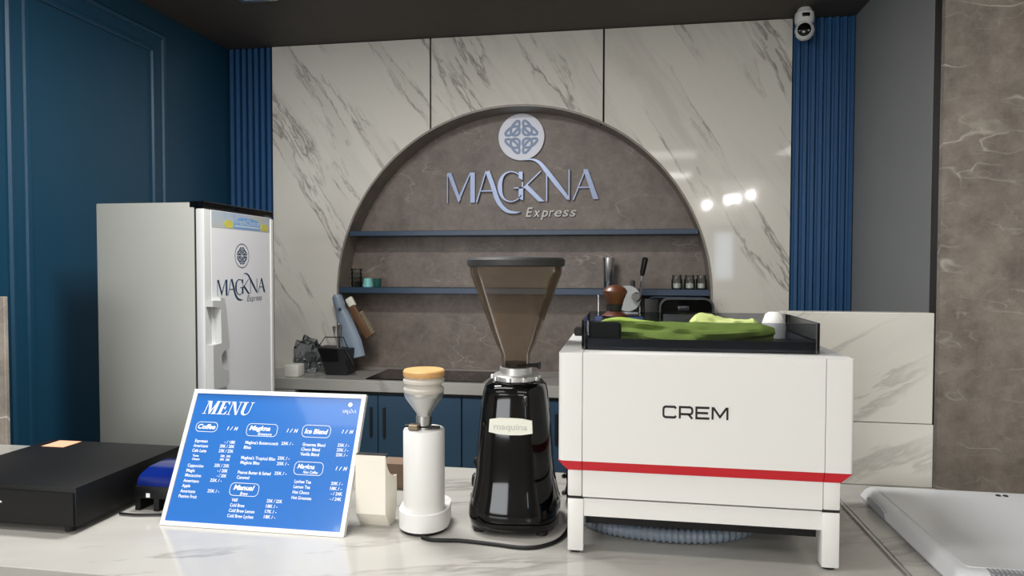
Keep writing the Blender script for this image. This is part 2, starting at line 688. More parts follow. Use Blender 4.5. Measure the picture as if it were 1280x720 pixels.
M_WAX = mat('white_wax', (236, 234, 224), 0.5)
M_GLASS = clear('clear_glass', (0.86, 0.88, 0.88, 1), 0.03, 1.35)
M_SMOKE = clear('smoked_acrylic', (0.66, 0.68, 0.71, 1), 0.03, 1.3)
M_HOPPER = clear('smoked_hopper', (0.91, 0.89, 0.86, 1), 0.06, 1.18)
nt = M_HOPPER.node_tree
df = nt.nodes.new('ShaderNodeBsdfTranslucent')
df.inputs[0].default_value = lin((205, 182, 160))
mx2 = nt.nodes.new('ShaderNodeMixShader')
mx2.inputs[0].default_value = 0.13
src = nt.nodes['Material Output'].inputs[0].links[0].from_socket
nt.links.new(src, mx2.inputs[1])
nt.links.new(df.outputs[0], mx2.inputs[2])
nt.links.new(mx2.outputs[0], nt.nodes['Material Output'].inputs[0])
M_BAG = clear('crumpled_film', (0.66, 0.68, 0.70, 1), 0.15, 1.5)
M_LAMP = mat('lamp_diffuser', (245, 243, 236), 0.5, emit=0.0)

# header print on the fridge door: pale blue band with yellow fruit
mh = bpy.data.materials.new('fridge_header_print')
mh.use_nodes = True
nt = mh.node_tree
tc = nt.nodes.new('ShaderNodeTexCoord')
nz = nt.nodes.new('ShaderNodeTexNoise')
nz.inputs['Scale'].default_value = 9
nz.inputs['Detail'].default_value = 3
nt.links.new(tc.outputs['Object'], nz.inputs['Vector'])
rp = ramp(nt, [(0.3, lin((150, 165, 200))), (0.5, lin((176, 190, 205))), (0.66, lin((186, 190, 182)))])
nt.links.new(nz.outputs['Fac'], rp.inputs[0])
nt.links.new(rp.outputs[0], nt.nodes['Principled BSDF'].inputs['Base Color'])
nt.nodes['Principled BSDF'].inputs['Roughness'].default_value = 0.25
M_YEL = mat('header_yellow', (206, 200, 96), 0.3, var=0.2, vscale=40)
M_HBLUE = mat('header_blue', (120, 164, 216), 0.3)
M_HWHITE = mat('header_pale', (196, 212, 220), 0.3)

# ================================================================== STRUCTURE
YB, YN = 4.006, 4.186          # face of the marble wall, back of the niche
XL, XR = -2.495, 1.238         # side walls of the bar
ZC = 2.92                      # bar ceiling
ML, MR = -2.186, 0.907         # marble cladding
CX, CZ, CR = -0.635, 1.374, 1.13
ZW = 0.90                      # back worktop
J1, J2 = -1.161, -0.126

struct('floor', G().box(-5.2, 4.2, -4.5, 4.5, -0.05, 0), M_FLOOR)
struct('ceiling', G().box(-2.7, 1.6, 0.9, 4.5, ZC, ZC + 0.08), M_CEIL)
struct('ceiling_hall', G().box(-5.2, 4.2, -4.5, 0.9, ZC, ZC + 0.08).box(1.6, 4.2, 0.95, 3.2, ZC, ZC + 0.08), M_HALL)
wb = struct('wall_back', G().box(XL - 0.15, XR + 0.15, YN + 0.02, YN + 0.12, 0, ZC + 0.05), M_WALLDARK)


def arc(x0, x1, n=28):
    """points of the arch from x0 to x1 (left to right)"""
    a0, a1 = math.acos(max(-1, min(1, (x0 - CX) / CR))), math.acos(max(-1, min(1, (x1 - CX) / CR)))
    return [(CX + CR * math.cos(a0 + (a1 - a0) * i / n), CZ + CR * math.sin(a0 + (a1 - a0) * i / n)) for i in range(n + 1)]


XZ = lambda a, b, t: (a, t, b)
gap = 0.0055
zt = ZC - 0.004
obj('marble_panel', G().prism([(ML, ZW), (CX - CR, ZW)] + arc(CX - CR, J1 - gap) + [(J1 - gap, zt), (ML, zt)], YB, YB + 0.03, map=XZ), M_WALLM, wb)
obj('marble_panel', G().prism(arc(J1 + gap, J2 - gap) + [(J2 - gap, zt), (J1 + gap, zt)], YB, YB + 0.03, map=XZ), M_WALLM, wb)
obj('marble_panel', G().prism(arc(J2 + gap, CX + CR) + [(CX + CR, ZW), (MR, ZW), (MR, zt), (J2 + gap, zt)], YB, YB + 0.03, map=XZ), M_WALLM, wb)
# backing behind the panel joints
obj('joint_backing', G().box(J1 - 0.02, J1 + 0.02, YB + 0.031, YB + 0.05, CZ + 1.0, zt).box(J2 - 0.02, J2 + 0.02, YB + 0.031, YB + 0.05, CZ + 1.0, zt), M_WALLDARK, wb)
# arch reveal
path = [(CX - CR, ZW)] + arc(CX - CR, CX + CR, 64) + [(CX + CR, ZW)]
gr = G()
t_ = 0.012
ip = [(CX - CR + t_, ZW)] + [(CX + (x - CX) * (1 - t_ / CR), CZ + (z - CZ) * (1 - t_ / CR)) for x, z in path[1:-1]] + [(CX + CR - t_, ZW)]
n = len(path)
vs = []
for (x, z), (xi, zi) in zip(path, ip):
    vs += [(x, YB - 0.004, z), (xi, YB - 0.004, zi), (xi, YN, zi), (x, YN, z)]
fs = []
for i in range(n - 1):
    for k in range(4):
        fs.append((i * 4 + k, i * 4 + (k + 1) % 4, (i + 1) * 4 + (k + 1) % 4, (i + 1) * 4 + k))
gr.add(vs, fs)
obj('arch_reveal', gr, M_REVEAL, wb)
obj('niche_panel', G().prism([(CX - CR, ZW)] + arc(CX - CR, CX + CR, 64) + [(CX + CR, ZW)], YN, YN + 0.02, map=XZ), M_NICHE, wb)


# fluted slats, one by one
def slat(x0, pitch):
    a, y = x0 + 0.003, YB
    b = x0 + pitch - 0.003
    m1 = a + (b - a) * 0.30
    poly = [(a, y + 0.045), (a, y + 0.020), (m1, y + 0.012), (m1 + 0.004, y + 0.002), (b - 0.003, y + 0.002), (b, y + 0.006), (b, y + 0.045)]
    return G().prism(poly, 0.0, zt, map=lambda p, q, t: (p, q, t))


for x0, x1, cnt in ((XL + 0.002, ML - 0.012, 7), (MR + 0.006, XR - 0.002, 8)):
    p = (x1 - x0) / cnt
    for i in range(cnt):
        obj('slat', slat(x0 + i * p, p), M_BLUE, wb, smooth=20)
obj('slat_backing', G().box(XL, ML, YB + 0.045, YB + 0.06, 0, zt).box(MR, XR, YB + 0.045, YB + 0.06, 0, zt), M_WALLDARK, wb)

# left wall with its raised frame
wl = struct('wall_left', G().box(XL - 0.12, XL, 0.95, YN + 0.1, 0, ZC + 0.05), M_TEAL)


def mould(y0, y1, z0, z1, wdt):
    """picture-frame moulding with two rounded ridges"""
    g = G()

    def prof(d):
        pts = [(0, 0), (0, 0.012), (0.010, 0.020), (0.024, 0.016), (0.030, 0.006), (wdt - 0.030, 0.006), (wdt - 0.024, 0.014), (wdt - 0.008, 0.016), (wdt, 0.008), (wdt, 0)]
        return pts
    P = prof(0)
    corners = [(y0, z0, 1, 1), (y1, z0, -1, 1), (y1, z1, -1, -1), (y0, z1, 1, -1)]
    vs, fs = [], []
    for (y, z, sy, sz) in corners:
        for d, h in P:
            vs.append((XL + h, y + sy * d, z + sz * d))
    k = len(P)
    for c in range(4):
        e = (c + 1) % 4
        for i in range(k - 1):
            fs.append((c * k + i, c * k + i + 1, e * k + i + 1, e * k + i))
    return g.add(vs, fs)


obj('wall_moulding', mould(2.42, 3.405, 0.35, 2.80, 0.115), M_TEAL, wl)
obj('wall_moulding', mould(1.20, 2.26, 0.35, 2.80, 0.115), M_TEAL, wl)

YS = 2.98
struct('wall_right', G().box(XR, XR + 0.12, YS + 0.073, YN + 0.1, 0, ZC + 0.05), M_GREYW)
struct('trim_1', G().box(XR + 0.004, XR + 0.1, YS + 0.004, YS + 0.073, 0, ZC + 0.05), M_BLACKTRIM)
struct('wall_return', G().box(XR, 4.2, YS - 0.03, YS, 0, 3.0), M_BROWN)
struct('wall_hall_left', G().box(-5.2, -5.1, -4.5, 1.0, 0, 3.48).box(-5.2, XL - 0.12, 0.95, 1.05, 0, 3.48), M_HALL)
struct('wall_hall_right', G().box(4.1, 4.2, -4.5, 3.0, 0, 3.48), M_HALL)
struct('wall_front', G().box(-5.2, -3.7, -4.45, -4.35, 0, 3.48).box(-3.7, -1.1, -4.45, -4.35, 0, 0.75).box(-3.7, -1.1, -4.45, -4.35, 2.45, 3.48)
       .box(-1.1, 1.4, -4.45, -4.35, 0, 3.48).box(1.4, 2.0, -4.45, -4.35, 0, 1.2).box(1.4, 2.0, -4.45, -4.35, 2.3, 3.48).box(2.0, 4.2, -4.45, -4.35, 0, 3.48), M_HALL)

# recessed square lamp in the ceiling, its edge just shows at the top
cl = thing('ceiling_light', 'square recessed ceiling lamp with pale metal rim above the fridge', 'ceiling light', (-1.865, 3.2, ZC))
cl.location.z = ZC - 0.012
g = G().box(-1.965, -1.765, 3.10, 3.125, ZC - 0.012, ZC).box(-1.965, -1.765, 3.275, 3.30, ZC - 0.012, ZC)
g.box(-1.965, -1.94, 3.125, 3.275, ZC - 0.012, ZC).box(-1.79, -1.765, 3.125, 3.275, ZC - 0.012, ZC)
obj('rim', g, M_STEEL, cl)
obj('diffuser', G().box(-1.94, -1.79, 3.125, 3.275, ZC - 0.004, ZC - 0.001), M_LAMP, cl)

# ================================================================== BACK COUNTER
wt = thing('back_worktop', 'white marble back worktop with thick front edge under the arch', 'worktop', (-0.6, 3.9, 0.835))
obj('slab', G().rbox(-2.40, XR - 0.002, 3.655, YN - 0.002, 0.835, ZW, 0.003, 1), M_COUNT, wt)
obj('end_panel', G().box(-2.40, -1.872, 3.66, YB - 0.01, 0.0, 0.833), M_COUNT, wt)

CABS = [(-1.868, -0.893, 'blue two-door base cabinet under the hob'), (-0.889, 0.086, 'blue two-door base cabinet behind the black grinder'),
        (0.09, 1.065, 'blue two-door base cabinet mostly hidden behind the white espresso machine')]
for x0, x1, lb in CABS:
    c = thing('base_cabinet', lb, 'cabinet', ((x0 + x1) / 2, 3.85, 0), 'base cabinets along the back wall')
    obj('body', G().box(x0, x1, 3.705, YB - 0.005, 0.0, 0.832), M_CAB, c)
    obj('shadow_rail', G().box(x0, x1, 3.695, 3.704, 0.815, 0.832), M_BLACKTRIM, c)
    mid = (x0 + x1) / 2
    for a, b, hx in ((x0 + 0.002, mid - 0.0025, mid - 0.045), (mid + 0.0025, x1 - 0.002, mid + 0.033)):
        d = obj('door', G().rbox(a, b, 3.682, 3.703, 0.10, 0.812, 0.0015, 1), M_CAB, c)
        obj('handle', G().rbox(hx, hx + 0.014, 3.668, 3.681, 0.575, 0.745, 0.002, 1), M_BLACKTRIM, d)
    obj('plinth', G().box(x0, x1, 3.72, 3.704 + 0.03, 0.0, 0.10), M_BLACKTRIM, c)

tag(obj('induction_hob', G().rbox(-1.455, -0.775, 3.69, 4.06, ZW, ZW + 0.006, 0.002, 1), M_BLACKG), 'flat black glass hob set on the white back worktop', 'hob')

# shelves in the arch
for z0, z1, lb in ((1.733, 1.763, 'upper dark blue shelf across the arch, empty'), (1.380, 1.416, 'lower dark blue shelf across the arch, carrying glasses and a shaker')):
    h = math.sqrt(CR ** 2 - (z1 - CZ) ** 2) - t_ - 0.001
    tag(obj('wall_shelf', G().rbox(CX - h, CX + h, YB + 0.002, YN - 0.001, z0, z1, 0.002, 1), M_SHELF), lb, 'shelf', 'shelves in the arch')
ZS = 1.416

# ------------------------------------------------------------------ wall sign
sg = thing('shop_lettering', 'raised silver-blue MAGKNA Express lettering on the brown arch wall', 'sign', (-0.635, YN - 0.014, 1.83))
UX = 0.00501 / 4
sm = Matrix(((UX, 0, 0, -1.106 - 156 * UX), (0, 0, -1, YN - 0.004), (0, -UX, 0, 2.131 + 388 * UX), (0, 0, 0, 1)))
for ch, polys in LETTERS:
    g = G()
    for i, poly in enumerate(polys):
        g.prism(poly, 0, 0.016 + 0.0003 * (len(polys) - min(i, 4)), sm)
    obj('letter', g, M_LETTER, sg, smooth=20)
x = 0
wid = [('E', 36), ('x', 34), ('p', 36), ('r', 26), ('e', 36), ('s', 33), ('s', 33)]
cx = 557
for ch, wd in wid:
    vs, fs = text_geo(ch, 66, wd, 0.25, 0.6)
    g = G()
    vs = [(a, -b, 0) for a, b, _ in vs]
    extrude_text(vs, fs, 0.010, g, sm @ Matrix.Translation((cx, 586 , 0)))
    obj('express_letter', g, M_LEDGE, sg, smooth=20)
    cx += wd + 2.5

em = thing('round_emblem', 'round white emblem disc with four blue knot figures above the lettering', 'emblem', (-0.631, YN - 0.01, 2.20))
dm = Matrix(((1, 0, 0, -0.631), (0, 0, -1, YN - 0.001), (0, 1, 0, 2.342), (0, 0, 0, 1)))
obj('disc', G().lathe([(0, 0), (0.141, 0), (0.143, 0.002), (0.143, 0.018), (0.141, 0.020), (0, 0.020)], seg=56, M=dm), M_DISC, em)
g = G()
emblem(g, dm @ Matrix.Scale(0.143, 4) @ Matrix.Translation((0, 0, 0.020 / 0.143)), 0.016, 0.105)
obj('knot_print', g, M_EMB, em)

# ------------------------------------------------------------------ things on the lower shelf
tag(obj('shaker_tumbler', G().lathe([(0, 0), (0.024, 0), (0.027, 0.004), (0.036, 0.178), (0.0365, 0.184), (0.0345, 0.182), (0.026, 0.01), (0, 0.008)], (-0.094, YB + 0.075, ZS), 32), mat('satin_shaker_steel', (232, 232, 230), 0.24, 1.0)),
    'tall polished steel shaker tumbler standing on the lower shelf', 'shaker')
jp = [(0, 0), (0.026, 0), (0.030, 0.005), (0.031, 0.055), (0.024, 0.066), (0.024, 0.072), (0.027, 0.073), (0.027, 0.082), (0.023, 0.082), (0.022, 0.070), (0.028, 0.055), (0.027, 0.008), (0, 0.006)]
for xx, lb in ((0.300, 'leftmost of three small clear glass jars at the right end of the lower shelf'),
               (0.372, 'middle of three small clear glass jars at the right end of the lower shelf'),
               (0.438, 'rightmost of three small clear glass jars at the right end of the lower shelf')):
    j = thing('glass_jar', lb, 'jar', (xx, YB + 0.06, ZS), 'glass jars on the lower shelf')
    obj('jar', G().lathe(jp, (xx, YB + 0.06, ZS), 20), M_GLASS, j)
    obj('filling', G().lathe([(0, 0.008), (0.021, 0.008), (0.021, 0.034), (0, 0.036)], (xx, YB + 0.06, ZS), 14), M_BADGE, j)
g = thing('ribbed_glass', 'stack of clear ribbed glass tumblers at the left end of the lower shelf', 'glass', (-1.665, YB + 0.07, ZS))
for k in range(4):
    obj('tumbler', G().lathe([(0, 0), (0.030, 0), (0.034, 0.026), (0.037, 0.028), (0.037, 0.031), (0.033, 0.030), (0.028, 0.003), (0, 0.003)], (-1.665, YB + 0.07, ZS + k * 0.0285), 20), M_GLASS, g)
tag(obj('teal_cup', G().lathe([(0, 0), (0.032, 0), (0.034, 0.004), (0.026, 0.050), (0.025, 0.056), (0.022, 0.055), (0.026, 0.01), (0, 0.008)], (-1.585, YB + 0.06, ZS), 24), M_TEALCUP),
    'small pale turquoise cup on the lower shelf beside the ribbed glasses', 'cup')
tag(obj('dark_green_cup', G().lathe([(0, 0), (0.019, 0), (0.023, 0.006), (0.025, 0.050), (0.026, 0.054), (0.023, 0.054), (0.020, 0.01), (0, 0.008)], (-1.528, YB + 0.07, ZS), 24), M_TEALDK),
    'small dark green cup on the lower shelf right of the turquoise cup', 'cup')

# ------------------------------------------------------------------ cup sealer with a lever on the back counter
cs = thing('lever_press', 'lever-operated press with chrome posts on the back worktop behind the espresso machine', 'press', (-0.03, 3.86, ZW))
obj('base', G().rbox(-0.17, 0.11, 3.74, 4.0, ZW, ZW + 0.06, 0.01), M_BLACK, cs)
obj('back_column', G().rbox(-0.10, 0.06, 3.93, 3.99, ZW + 0.06, 1.34, 0.01), M_BLACK, cs)
for px in (-0.144, 0.086):
    obj('post', G().lathe([(0, 0), (0.0065, 0), (0.0065, 0.425), (0.004, 0.43), (0, 0.43)], (px, 3.85, ZW + 0.06), 12), M_CHROME, cs)
obj('head', G().rbox(-0.165, 0.105, 3.78, 3.93, 1.19, 1.275, 0.012), mat('press_head_blue', (92, 108, 160), 0.4), cs)
obj('head_cover', G().rbox(-0.06, 0.08, 3.775, 3.92, 1.276, 1.30, 0.006), M_STEEL, cs)
rl = Matrix.Translation((0.018, 3.80, 1.372)) @ Matrix.Rotation(-PI / 2, 4, 'X') @ Matrix.Rotation(0, 4, 'Z')
obj('film_roll', G().lathe([(0, -0.02), (0.070, -0.02), (0.072, -0.016), (0.072, 0.056), (0.070, 0.06), (0, 0.06)], M=rl, seg=28), mat('film_roll_white', (168, 172, 170), 0.25), cs)
obj('knob', G().lathe([(0, -0.045), (0.020, -0.045), (0.026, -0.036), (0.026, -0.024), (0.012, -0.02), (0.012, 0)], M=Matrix.Translation((0.062, 3.78, 1.382)) @ Matrix.Rotation(-PI / 2, 4, 'X'), seg=20), M_CHROME, cs)
obj('bracket', G().rbox(0.030, 0.058, 3.79, 3.82, 1.275, 1.47, 0.004), M_BLACK, cs)
lv = obj('lever', G().tube([(0.076, 3.85, 1.20), (0.082, 3.85, 1.317), (0.098, 3.85, 1.512)], 0.0075, 10), M_CHROME, cs)
obj('grip', G().tube([(0.0965, 3.85, 1.495), (0.099, 3.85, 1.515), (0.113, 3.85, 1.590), (0.1135, 3.85, 1.598)], [0.010, 0.0145, 0.0165, 0.010], 12), M_BLACK, lv)

# ------------------------------------------------------------------ black counter-top appliance right of the press
ap = thing('black_appliance', 'black rounded counter-top dispenser with grey front panel, under the shelf end', 'appliance', (0.29, 3.85, ZW))
def rrect(x0, x1, z0, z1, r, n=6, top_only=False):
    out = []
    for cxx, czz, a0 in ((x1 - r, z1 - r, 0), (x0 + r, z1 - r, 90), (x0 + r, z0 + r, 180), (x1 - r, z0 + r, 270)):
        if top_only and a0 >= 180:
            out.append((x0 if a0 == 180 else x1, z0))
            continue
        for i in range(n + 1):
            a = math.radians(a0 + 90 * i / n)
            out.append((cxx + r * math.cos(a), czz + r * math.sin(a)))
    return out
obj('body', G().prism(rrect(0.112, 0.472, ZW, 1.378, 0.05, 6, True), 3.78, 3.998, map=XZ), M_BLACKG, ap)
obj('side_box', G().rbox(0.108, 0.182, 3.76, 3.779, ZW + 0.01, 1.372, 0.004), M_BLACK, ap)
g = G()
outer, inner = rrect(0.186, 0.474, ZW + 0.005, 1.379, 0.05, 6, True), rrect(0.194, 0.464, ZW + 0.005, 1.370, 0.045, 6, True)
for i in range(len(outer) - 1):
    if i == len(outer) - 2:
        continue
    a, b, c, d = outer[i], outer[i + 1], inner[i + 1], inner[i]
    g.prism([a, b, c, d], 3.745, 3.779, map=XZ)
g.prism([outer[-1], outer[0], inner[0], inner[-1]], 3.745, 3.779, map=XZ)
obj('front_frame', g, M_GREYP, ap)
obj('front_panel', G().rbox(0.205, 0.425, 3.755, 3.779, ZW + 0.02, 1.292, 0.008), M_GREYP, ap)
obj('display', G().rbox(0.285, 0.345, 3.765, 3.779, 1.308, 1.335, 0.002), mat('dark_display', (42, 44, 48), 0.2), ap)
g = G().tube([(0.315 + 0.042 * math.cos(a), 3.752, 1.225 + 0.022 * math.sin(a)) for a in [PI * i / 10 for i in range(11)]], 0.004, 6)
obj('handle', g, M_CHROME, ap)

# ------------------------------------------------------------------ utensil corner at the left of the back counter
tag(obj('white_candle', G().rbox(-1.955, -1.868, 3.69, 3.775, ZW, ZW + 0.072, 0.008), M_WAX), 'small white square block beside the crumpled film on the worktop', 'block')
bag = G()
bm = bmesh.new()
bmesh.ops.create_icosphere(bm, subdivisions=3, radius=1)
rr = random.Random(3)
for q in bm.verts:
    k = 1 + 0.22 * rr.uniform(-1, 1)
    q.co = Vector((-1.895 + q.co.x * 0.085 * k, 3.87 + q.co.y * 0.06 * k, ZW + 0.10 + max(-0.098, q.co.z * 0.115 * k)))
bag.bm(bm)
tag(obj('crumpled_film', bag, M_BAG, smooth=5), 'crumpled clear plastic film behind the small white block', 'plastic film')

rk = thing('utensil_caddy', 'slanted black utensil caddy with wire rim on the worktop left of the hob', 'caddy', (-1.70, 3.86, ZW))
def quad_prism(p, y0, y1):
    return G().prism(p, y0, y1, map=XZ)
obj('basket', quad_prism([(-1.745, ZW), (-1.615, ZW), (-1.605, 1.055), (-1.80, 1.065)], 3.80, 3.92), mat('black_mesh_basket', (30, 31, 33), 0.5), rk)
obj('label_plate', quad_prism([(-1.765, 0.985), (-1.665, 0.985), (-1.675, 1.055), (-1.79, 1.055)], 3.793, 3.799), M_BLACK, rk)
g = G().tube([(-1.795, 3.81, 1.07), (-1.755, 3.81, 1.125), (-1.64, 3.81, 1.125), (-1.612, 3.81, 1.06)], 0.003, 6)
obj('rim_wire', g, M_BLACK, rk)
g = G().tube(spline([(-1.625, 3.795, 1.06), (-1.590, 3.79, 1.01), (-1.565, 3.79, 0.955), (-1.590, 3.79, 0.945), (-1.615, 3.795, 0.99)], 5), 0.008, 8)
obj('side_handle', g, M_BLACK, rk)
for k, (a, b) in enumerate((((-1.70, 1.07), (-1.722, 1.185)), ((-1.685, 1.07), (-1.69, 1.195)), ((-1.71, 1.07), (-1.705, 1.20)))):
    hd = G().tube([(a[0], 3.865 + 0.012 * k, 0.95), (a[0], 3.865 + 0.012 * k, a[1]), (b[0], 3.865 + 0.012 * k, b[1] - 0.05), (b[0], 3.865 + 0.012 * k, b[1])], [0.004, 0.004, 0.004, 0.011], 8)
    tag(obj('utensil', hd, M_STEEL), ['short thin steel utensil leaning leftmost in the black caddy', 'steel utensil handle standing rightmost in the black caddy', 'tallest steel utensil handle standing in the black caddy'][k], 'utensil', 'utensils in the caddy')
# flattened translucent tube leaning over the caddy
pth = spline([(-1.735, 3.93, 1.375), (-1.715, 3.93, 1.31), (-1.685, 3.93, 1.22), (-1.645, 3.925, 1.10), (-1.615, 3.92, 0.99)], 5)
tg = G()
vs, fs = [], []
SEG = 16
for i, p in enumerate(pth):
    f = i / (len(pth) - 1)
    hw = 0.030 + 0.006 * math.sin(f * PI) if f < 0.3 else 0.034 + 0.034 * min(1, (f - 0.3) / 0.5)
    if f < 0.03:
        hw = 0.014
    if 0.26 < f < 0.36:
        hw *= 0.86
    t = (pth[min(i + 1, len(pth) - 1)] - pth[max(i - 1, 0)]).normalized()
    s = Vector((-t.z, 0, t.x))
    for k in range(SEG):
        a = 2 * PI * k / SEG
        vs.append(tuple(p + s * hw * math.cos(a) + Vector((0, 1, 0)) * 0.030 * math.sin(a)))
for i in range(len(pth) - 1):
    for k in range(SEG):
        fs.append((i * SEG + k, i * SEG + (k + 1) % SEG, (i + 1) * SEG + (k + 1) % SEG, (i + 1) * SEG + k))
fs += [tuple(range(SEG))[::-1], tuple(range((len(pth) - 1) * SEG, len(pth) * SEG))]
tg.add(vs, fs)
tb = thing('plastic_scoop', 'long pale blue-grey plastic scoop leaning up from the black caddy', 'scoop', (-1.62, 3.92, 0.99))
obj('scoop_body', tg, M_ICE, tb)
obj('hang_hole', G().tube([(-1.700, 3.892, 1.292), (-1.694, 3.890, 1.284)], 0.010, 8), mat('scoop_dark', (52, 62, 84), 0.4), tb)
# wooden brush
br = thing('wooden_brush', 'brown wooden brush with pale end hanging right of the plastic scoop', 'brush', (-1.54, 3.97, 1.11))
Mb = frame_matrix((-1.665, 3.965, 1.335), (0.50, 0, -0.86), (0.86, 0, 0.50))
obj('handle_end', G().rbox(-0.02, 0.045, -0.022, 0.026, -0.014, 0.014, 0.010, 2, Mb), M_CREAM, br)
obj('back', G().rbox(0.03, 0.255, -0.026, 0.020, -0.014, 0.014, 0.006, 2, Mb), mat('brush_wood', (104, 72, 46), 0.5, var=0.2, vscale=30), br)
g = G()
for i in range(13):
    for k in range(2):
        a = 0.095 + i * 0.012
        g.box(a, a + 0.006, 0.021, 0.042, -0.011 + k * 0.013, -0.002 + k * 0.013, Mb)
obj('bristles', g, mat('brush_bristle', (168, 152, 124), 0.8), br)

# ------------------------------------------------------------------ dome camera
cc = thing('security_camera', 'white two-lens security camera under the ceiling beside the blue slats', 'security camera', (0.934, 3.86, 2.78))
obj('mount', G().lathe([(0, 0), (0.030, 0), (0.036, -0.008), (0.040, -0.022), (0.018, -0.026), (0, -0.026)], (0.935, 3.87, ZC), 24), M_WHITE2, cc)
up = obj('upper_head', G().lathe([(0, 0.066), (0.036, 0.066), (0.047, 0.056), (0.050, 0.030), (0.046, 0.004), (0.030, -0.004), (0, -0.004)], (0.935, 3.87, 2.838), 28), M_WHITE2, cc)
obj('upper_lens', G().rbox(0.912, 0.952, 3.816, 3.83, 2.862, 2.882, 0.006), M_BLACKG, up)
lo = obj('lower_head', G().lathe([(0, -0.052), (0.024, -0.046), (0.042, -0.027), (0.050, 0), (0.045, 0.024), (0.030, 0.040), (0, 0.044)], (0.937, 3.87, 2.802), 28), M_WHITE2, cc)
dv = Vector((-0.30, -1, -0.08)).normalized()
cq = Vector((0.937, 3.87, 2.800))
Ml = Matrix.Translation(cq + dv * 0.040) @ dv.to_track_quat('Z', 'Y').to_matrix().to_4x4()
obj('lower_lens', G().lathe([(0.028, -0.008), (0.034, 0.0), (0.032, 0.010), (0.028, 0.012), (0.0, 0.014)], M=Ml, seg=28), M_BLACKG, lo)

# ================================================================== FRIDGE
FX0, FX1, FD, FY0, FY1, FZ = -2.146, -1.705, -1.66, 2.495, 3.03, 1.80
fr = thing('upright_fridge', 'white upright fridge with MAGKNA door print in the left corner', 'fridge', ((FX0 + FX1) / 2, (FY0 + FY1) / 2, 0))
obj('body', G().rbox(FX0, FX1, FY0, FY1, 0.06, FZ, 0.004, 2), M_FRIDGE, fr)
obj('foot_plinth', G().box(FX0 + 0.03, FX1 - 0.03, FY0 + 0.03, FY1 - 0.03, 0, 0.06), M_BLACK, fr)
obj('door_seal', G().box(FX1, FX1 + 0.006, FY0 + 0.003, FY1 - 0.003, 0.12, FZ - 0.005), M_RUBBER, fr)
obj('top_cap', G().rbox(FX1 - 0.02, FD + 0.003, FY0 - 0.001, FY1 + 0.002, FZ - 0.022, FZ + 0.004, 0.003, 1), M_BLACKG, fr)
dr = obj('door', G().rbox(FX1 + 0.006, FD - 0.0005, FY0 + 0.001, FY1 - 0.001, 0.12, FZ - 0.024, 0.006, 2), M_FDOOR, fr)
obj('door_panel', G().box(FD - 0.003, FD + 0.001, FY0 + 0.045, FY1 - 0.026, 0.18, FZ - 0.028), M_DOOR, dr)
obj('edge_strip', G().rbox(FD - 0.004, FD + 0.006, FY1 - 0.024, FY1 - 0.002, 0.14, FZ - 0.034, 0.002, 1), M_WHITE, dr)
hd = obj('header_print', G().box(FD + 0.001, FD + 0.0016, FY0 + 0.047, FY1 - 0.028, 1.703, FZ - 0.029), mh, dr)
Mf = Matrix(((0, 0, 1, FD + 0.0016), (1, 0, 0, 0), (0, 1, 0, 0), (0, 0, 0, 1)))     # door plane: a -> Y, b -> Z
for cy_, cz_, ry_, rz_, mm, nm in ((2.665, 1.722, 0.036, 0.018, M_YEL, 'yellow_fruit_print'), (2.955, 1.722, 0.032, 0.018, M_YEL, 'yellow_fruit_print')):
    g = G().prism([(cy_ + ry_ * math.cos(2 * PI * i / 18), cz_ + rz_ * math.sin(2 * PI * i / 18) * (1 if math.sin(2 * PI * i / 18) > 0 else 0.95)) for i in range(18)], 0, 0.0005, Mf)
    obj(nm, g, mm, dr)
obj('blue_print', G().prism([(2.70, 1.706), (2.915, 1.706), (2.915, 1.722), (2.90, 1.748), (2.86, 1.756), (2.76, 1.756), (2.71, 1.746), (2.70, 1.722)], 0, 0.0004, Mf), M_HBLUE, dr)
obj('pale_print', G().prism([(2.71, 1.714), (2.91, 1.714), (2.91, 1.721), (2.71, 1.721)], 0.0004, 0.0008, Mf), M_HWHITE, dr)
vs, fs = text_geo('FreshChoice', 0.034, 0.19, 0.0, 0.0004)
obj('header_text', G().add(vs, fs, Mf @ Matrix.Translation((2.715, 1.738, 0.0008))), M_HWHITE, dr)
# emblem and lettering on the door
g = G()
me_ = Mf @ Matrix.Translation((2.764, 1.590, 0)) @ Matrix.Diagonal((0.055, 0.052, 1, 1))
for poly in ribbon([(math.cos(2 * PI * i / 40), math.sin(2 * PI * i / 40)) for i in range(40)], 0.045, True):
    g.prism(poly, 0, 0.0006, me_)
emblem(g, me_, 0.0006, 0.075)
obj('emblem_print', g, M_PRINT, dr)
g = G()
ux = 0.379 / 753
uz = 0.067 / 150
ml = Mf @ Matrix(((ux, 0, 0, 2.577 - 160 * ux), (0, -uz, 0, 1.487 + 388 * uz), (0, 0, 1, 0), (0, 0, 0, 1)))
for ch, polys in LETTERS:
    for i, poly in enumerate(polys):
        g.prism(poly, 0, 0.0006 + 0.0001 * min(i, 4), ml)
obj('letter_print', g, M_PRINT, dr)
vs, fs = text_geo('Express', 0.036, 0.125, 0.2, 0.0)
obj('express_print', G().add(vs, fs, Mf @ Matrix.Translation((2.800, 1.402, 0.0008))), M_GREYPRINT, dr)
# handle: outline in the door plane
hp = [(2.503, 1.405), (2.556, 1.402), (2.556, 1.415), (2.585, 1.412), (2.598, 1.36), (2.612, 1.25), (2.617, 1.205), (2.606, 1.198), (2.575, 1.192), (2.560, 1.178), (2.560, 1.130),
      (2.572, 1.118), (2.610, 1.108), (2.612, 1.06), (2.596, 1.045), (2.503, 1.042), (2.503, 1.225), (2.560, 1.228), (2.556, 1.372), (2.503, 1.380)]
obj('handle', G().prism(hp, -0.002, 0.028, Mf), M_FDOOR, dr)

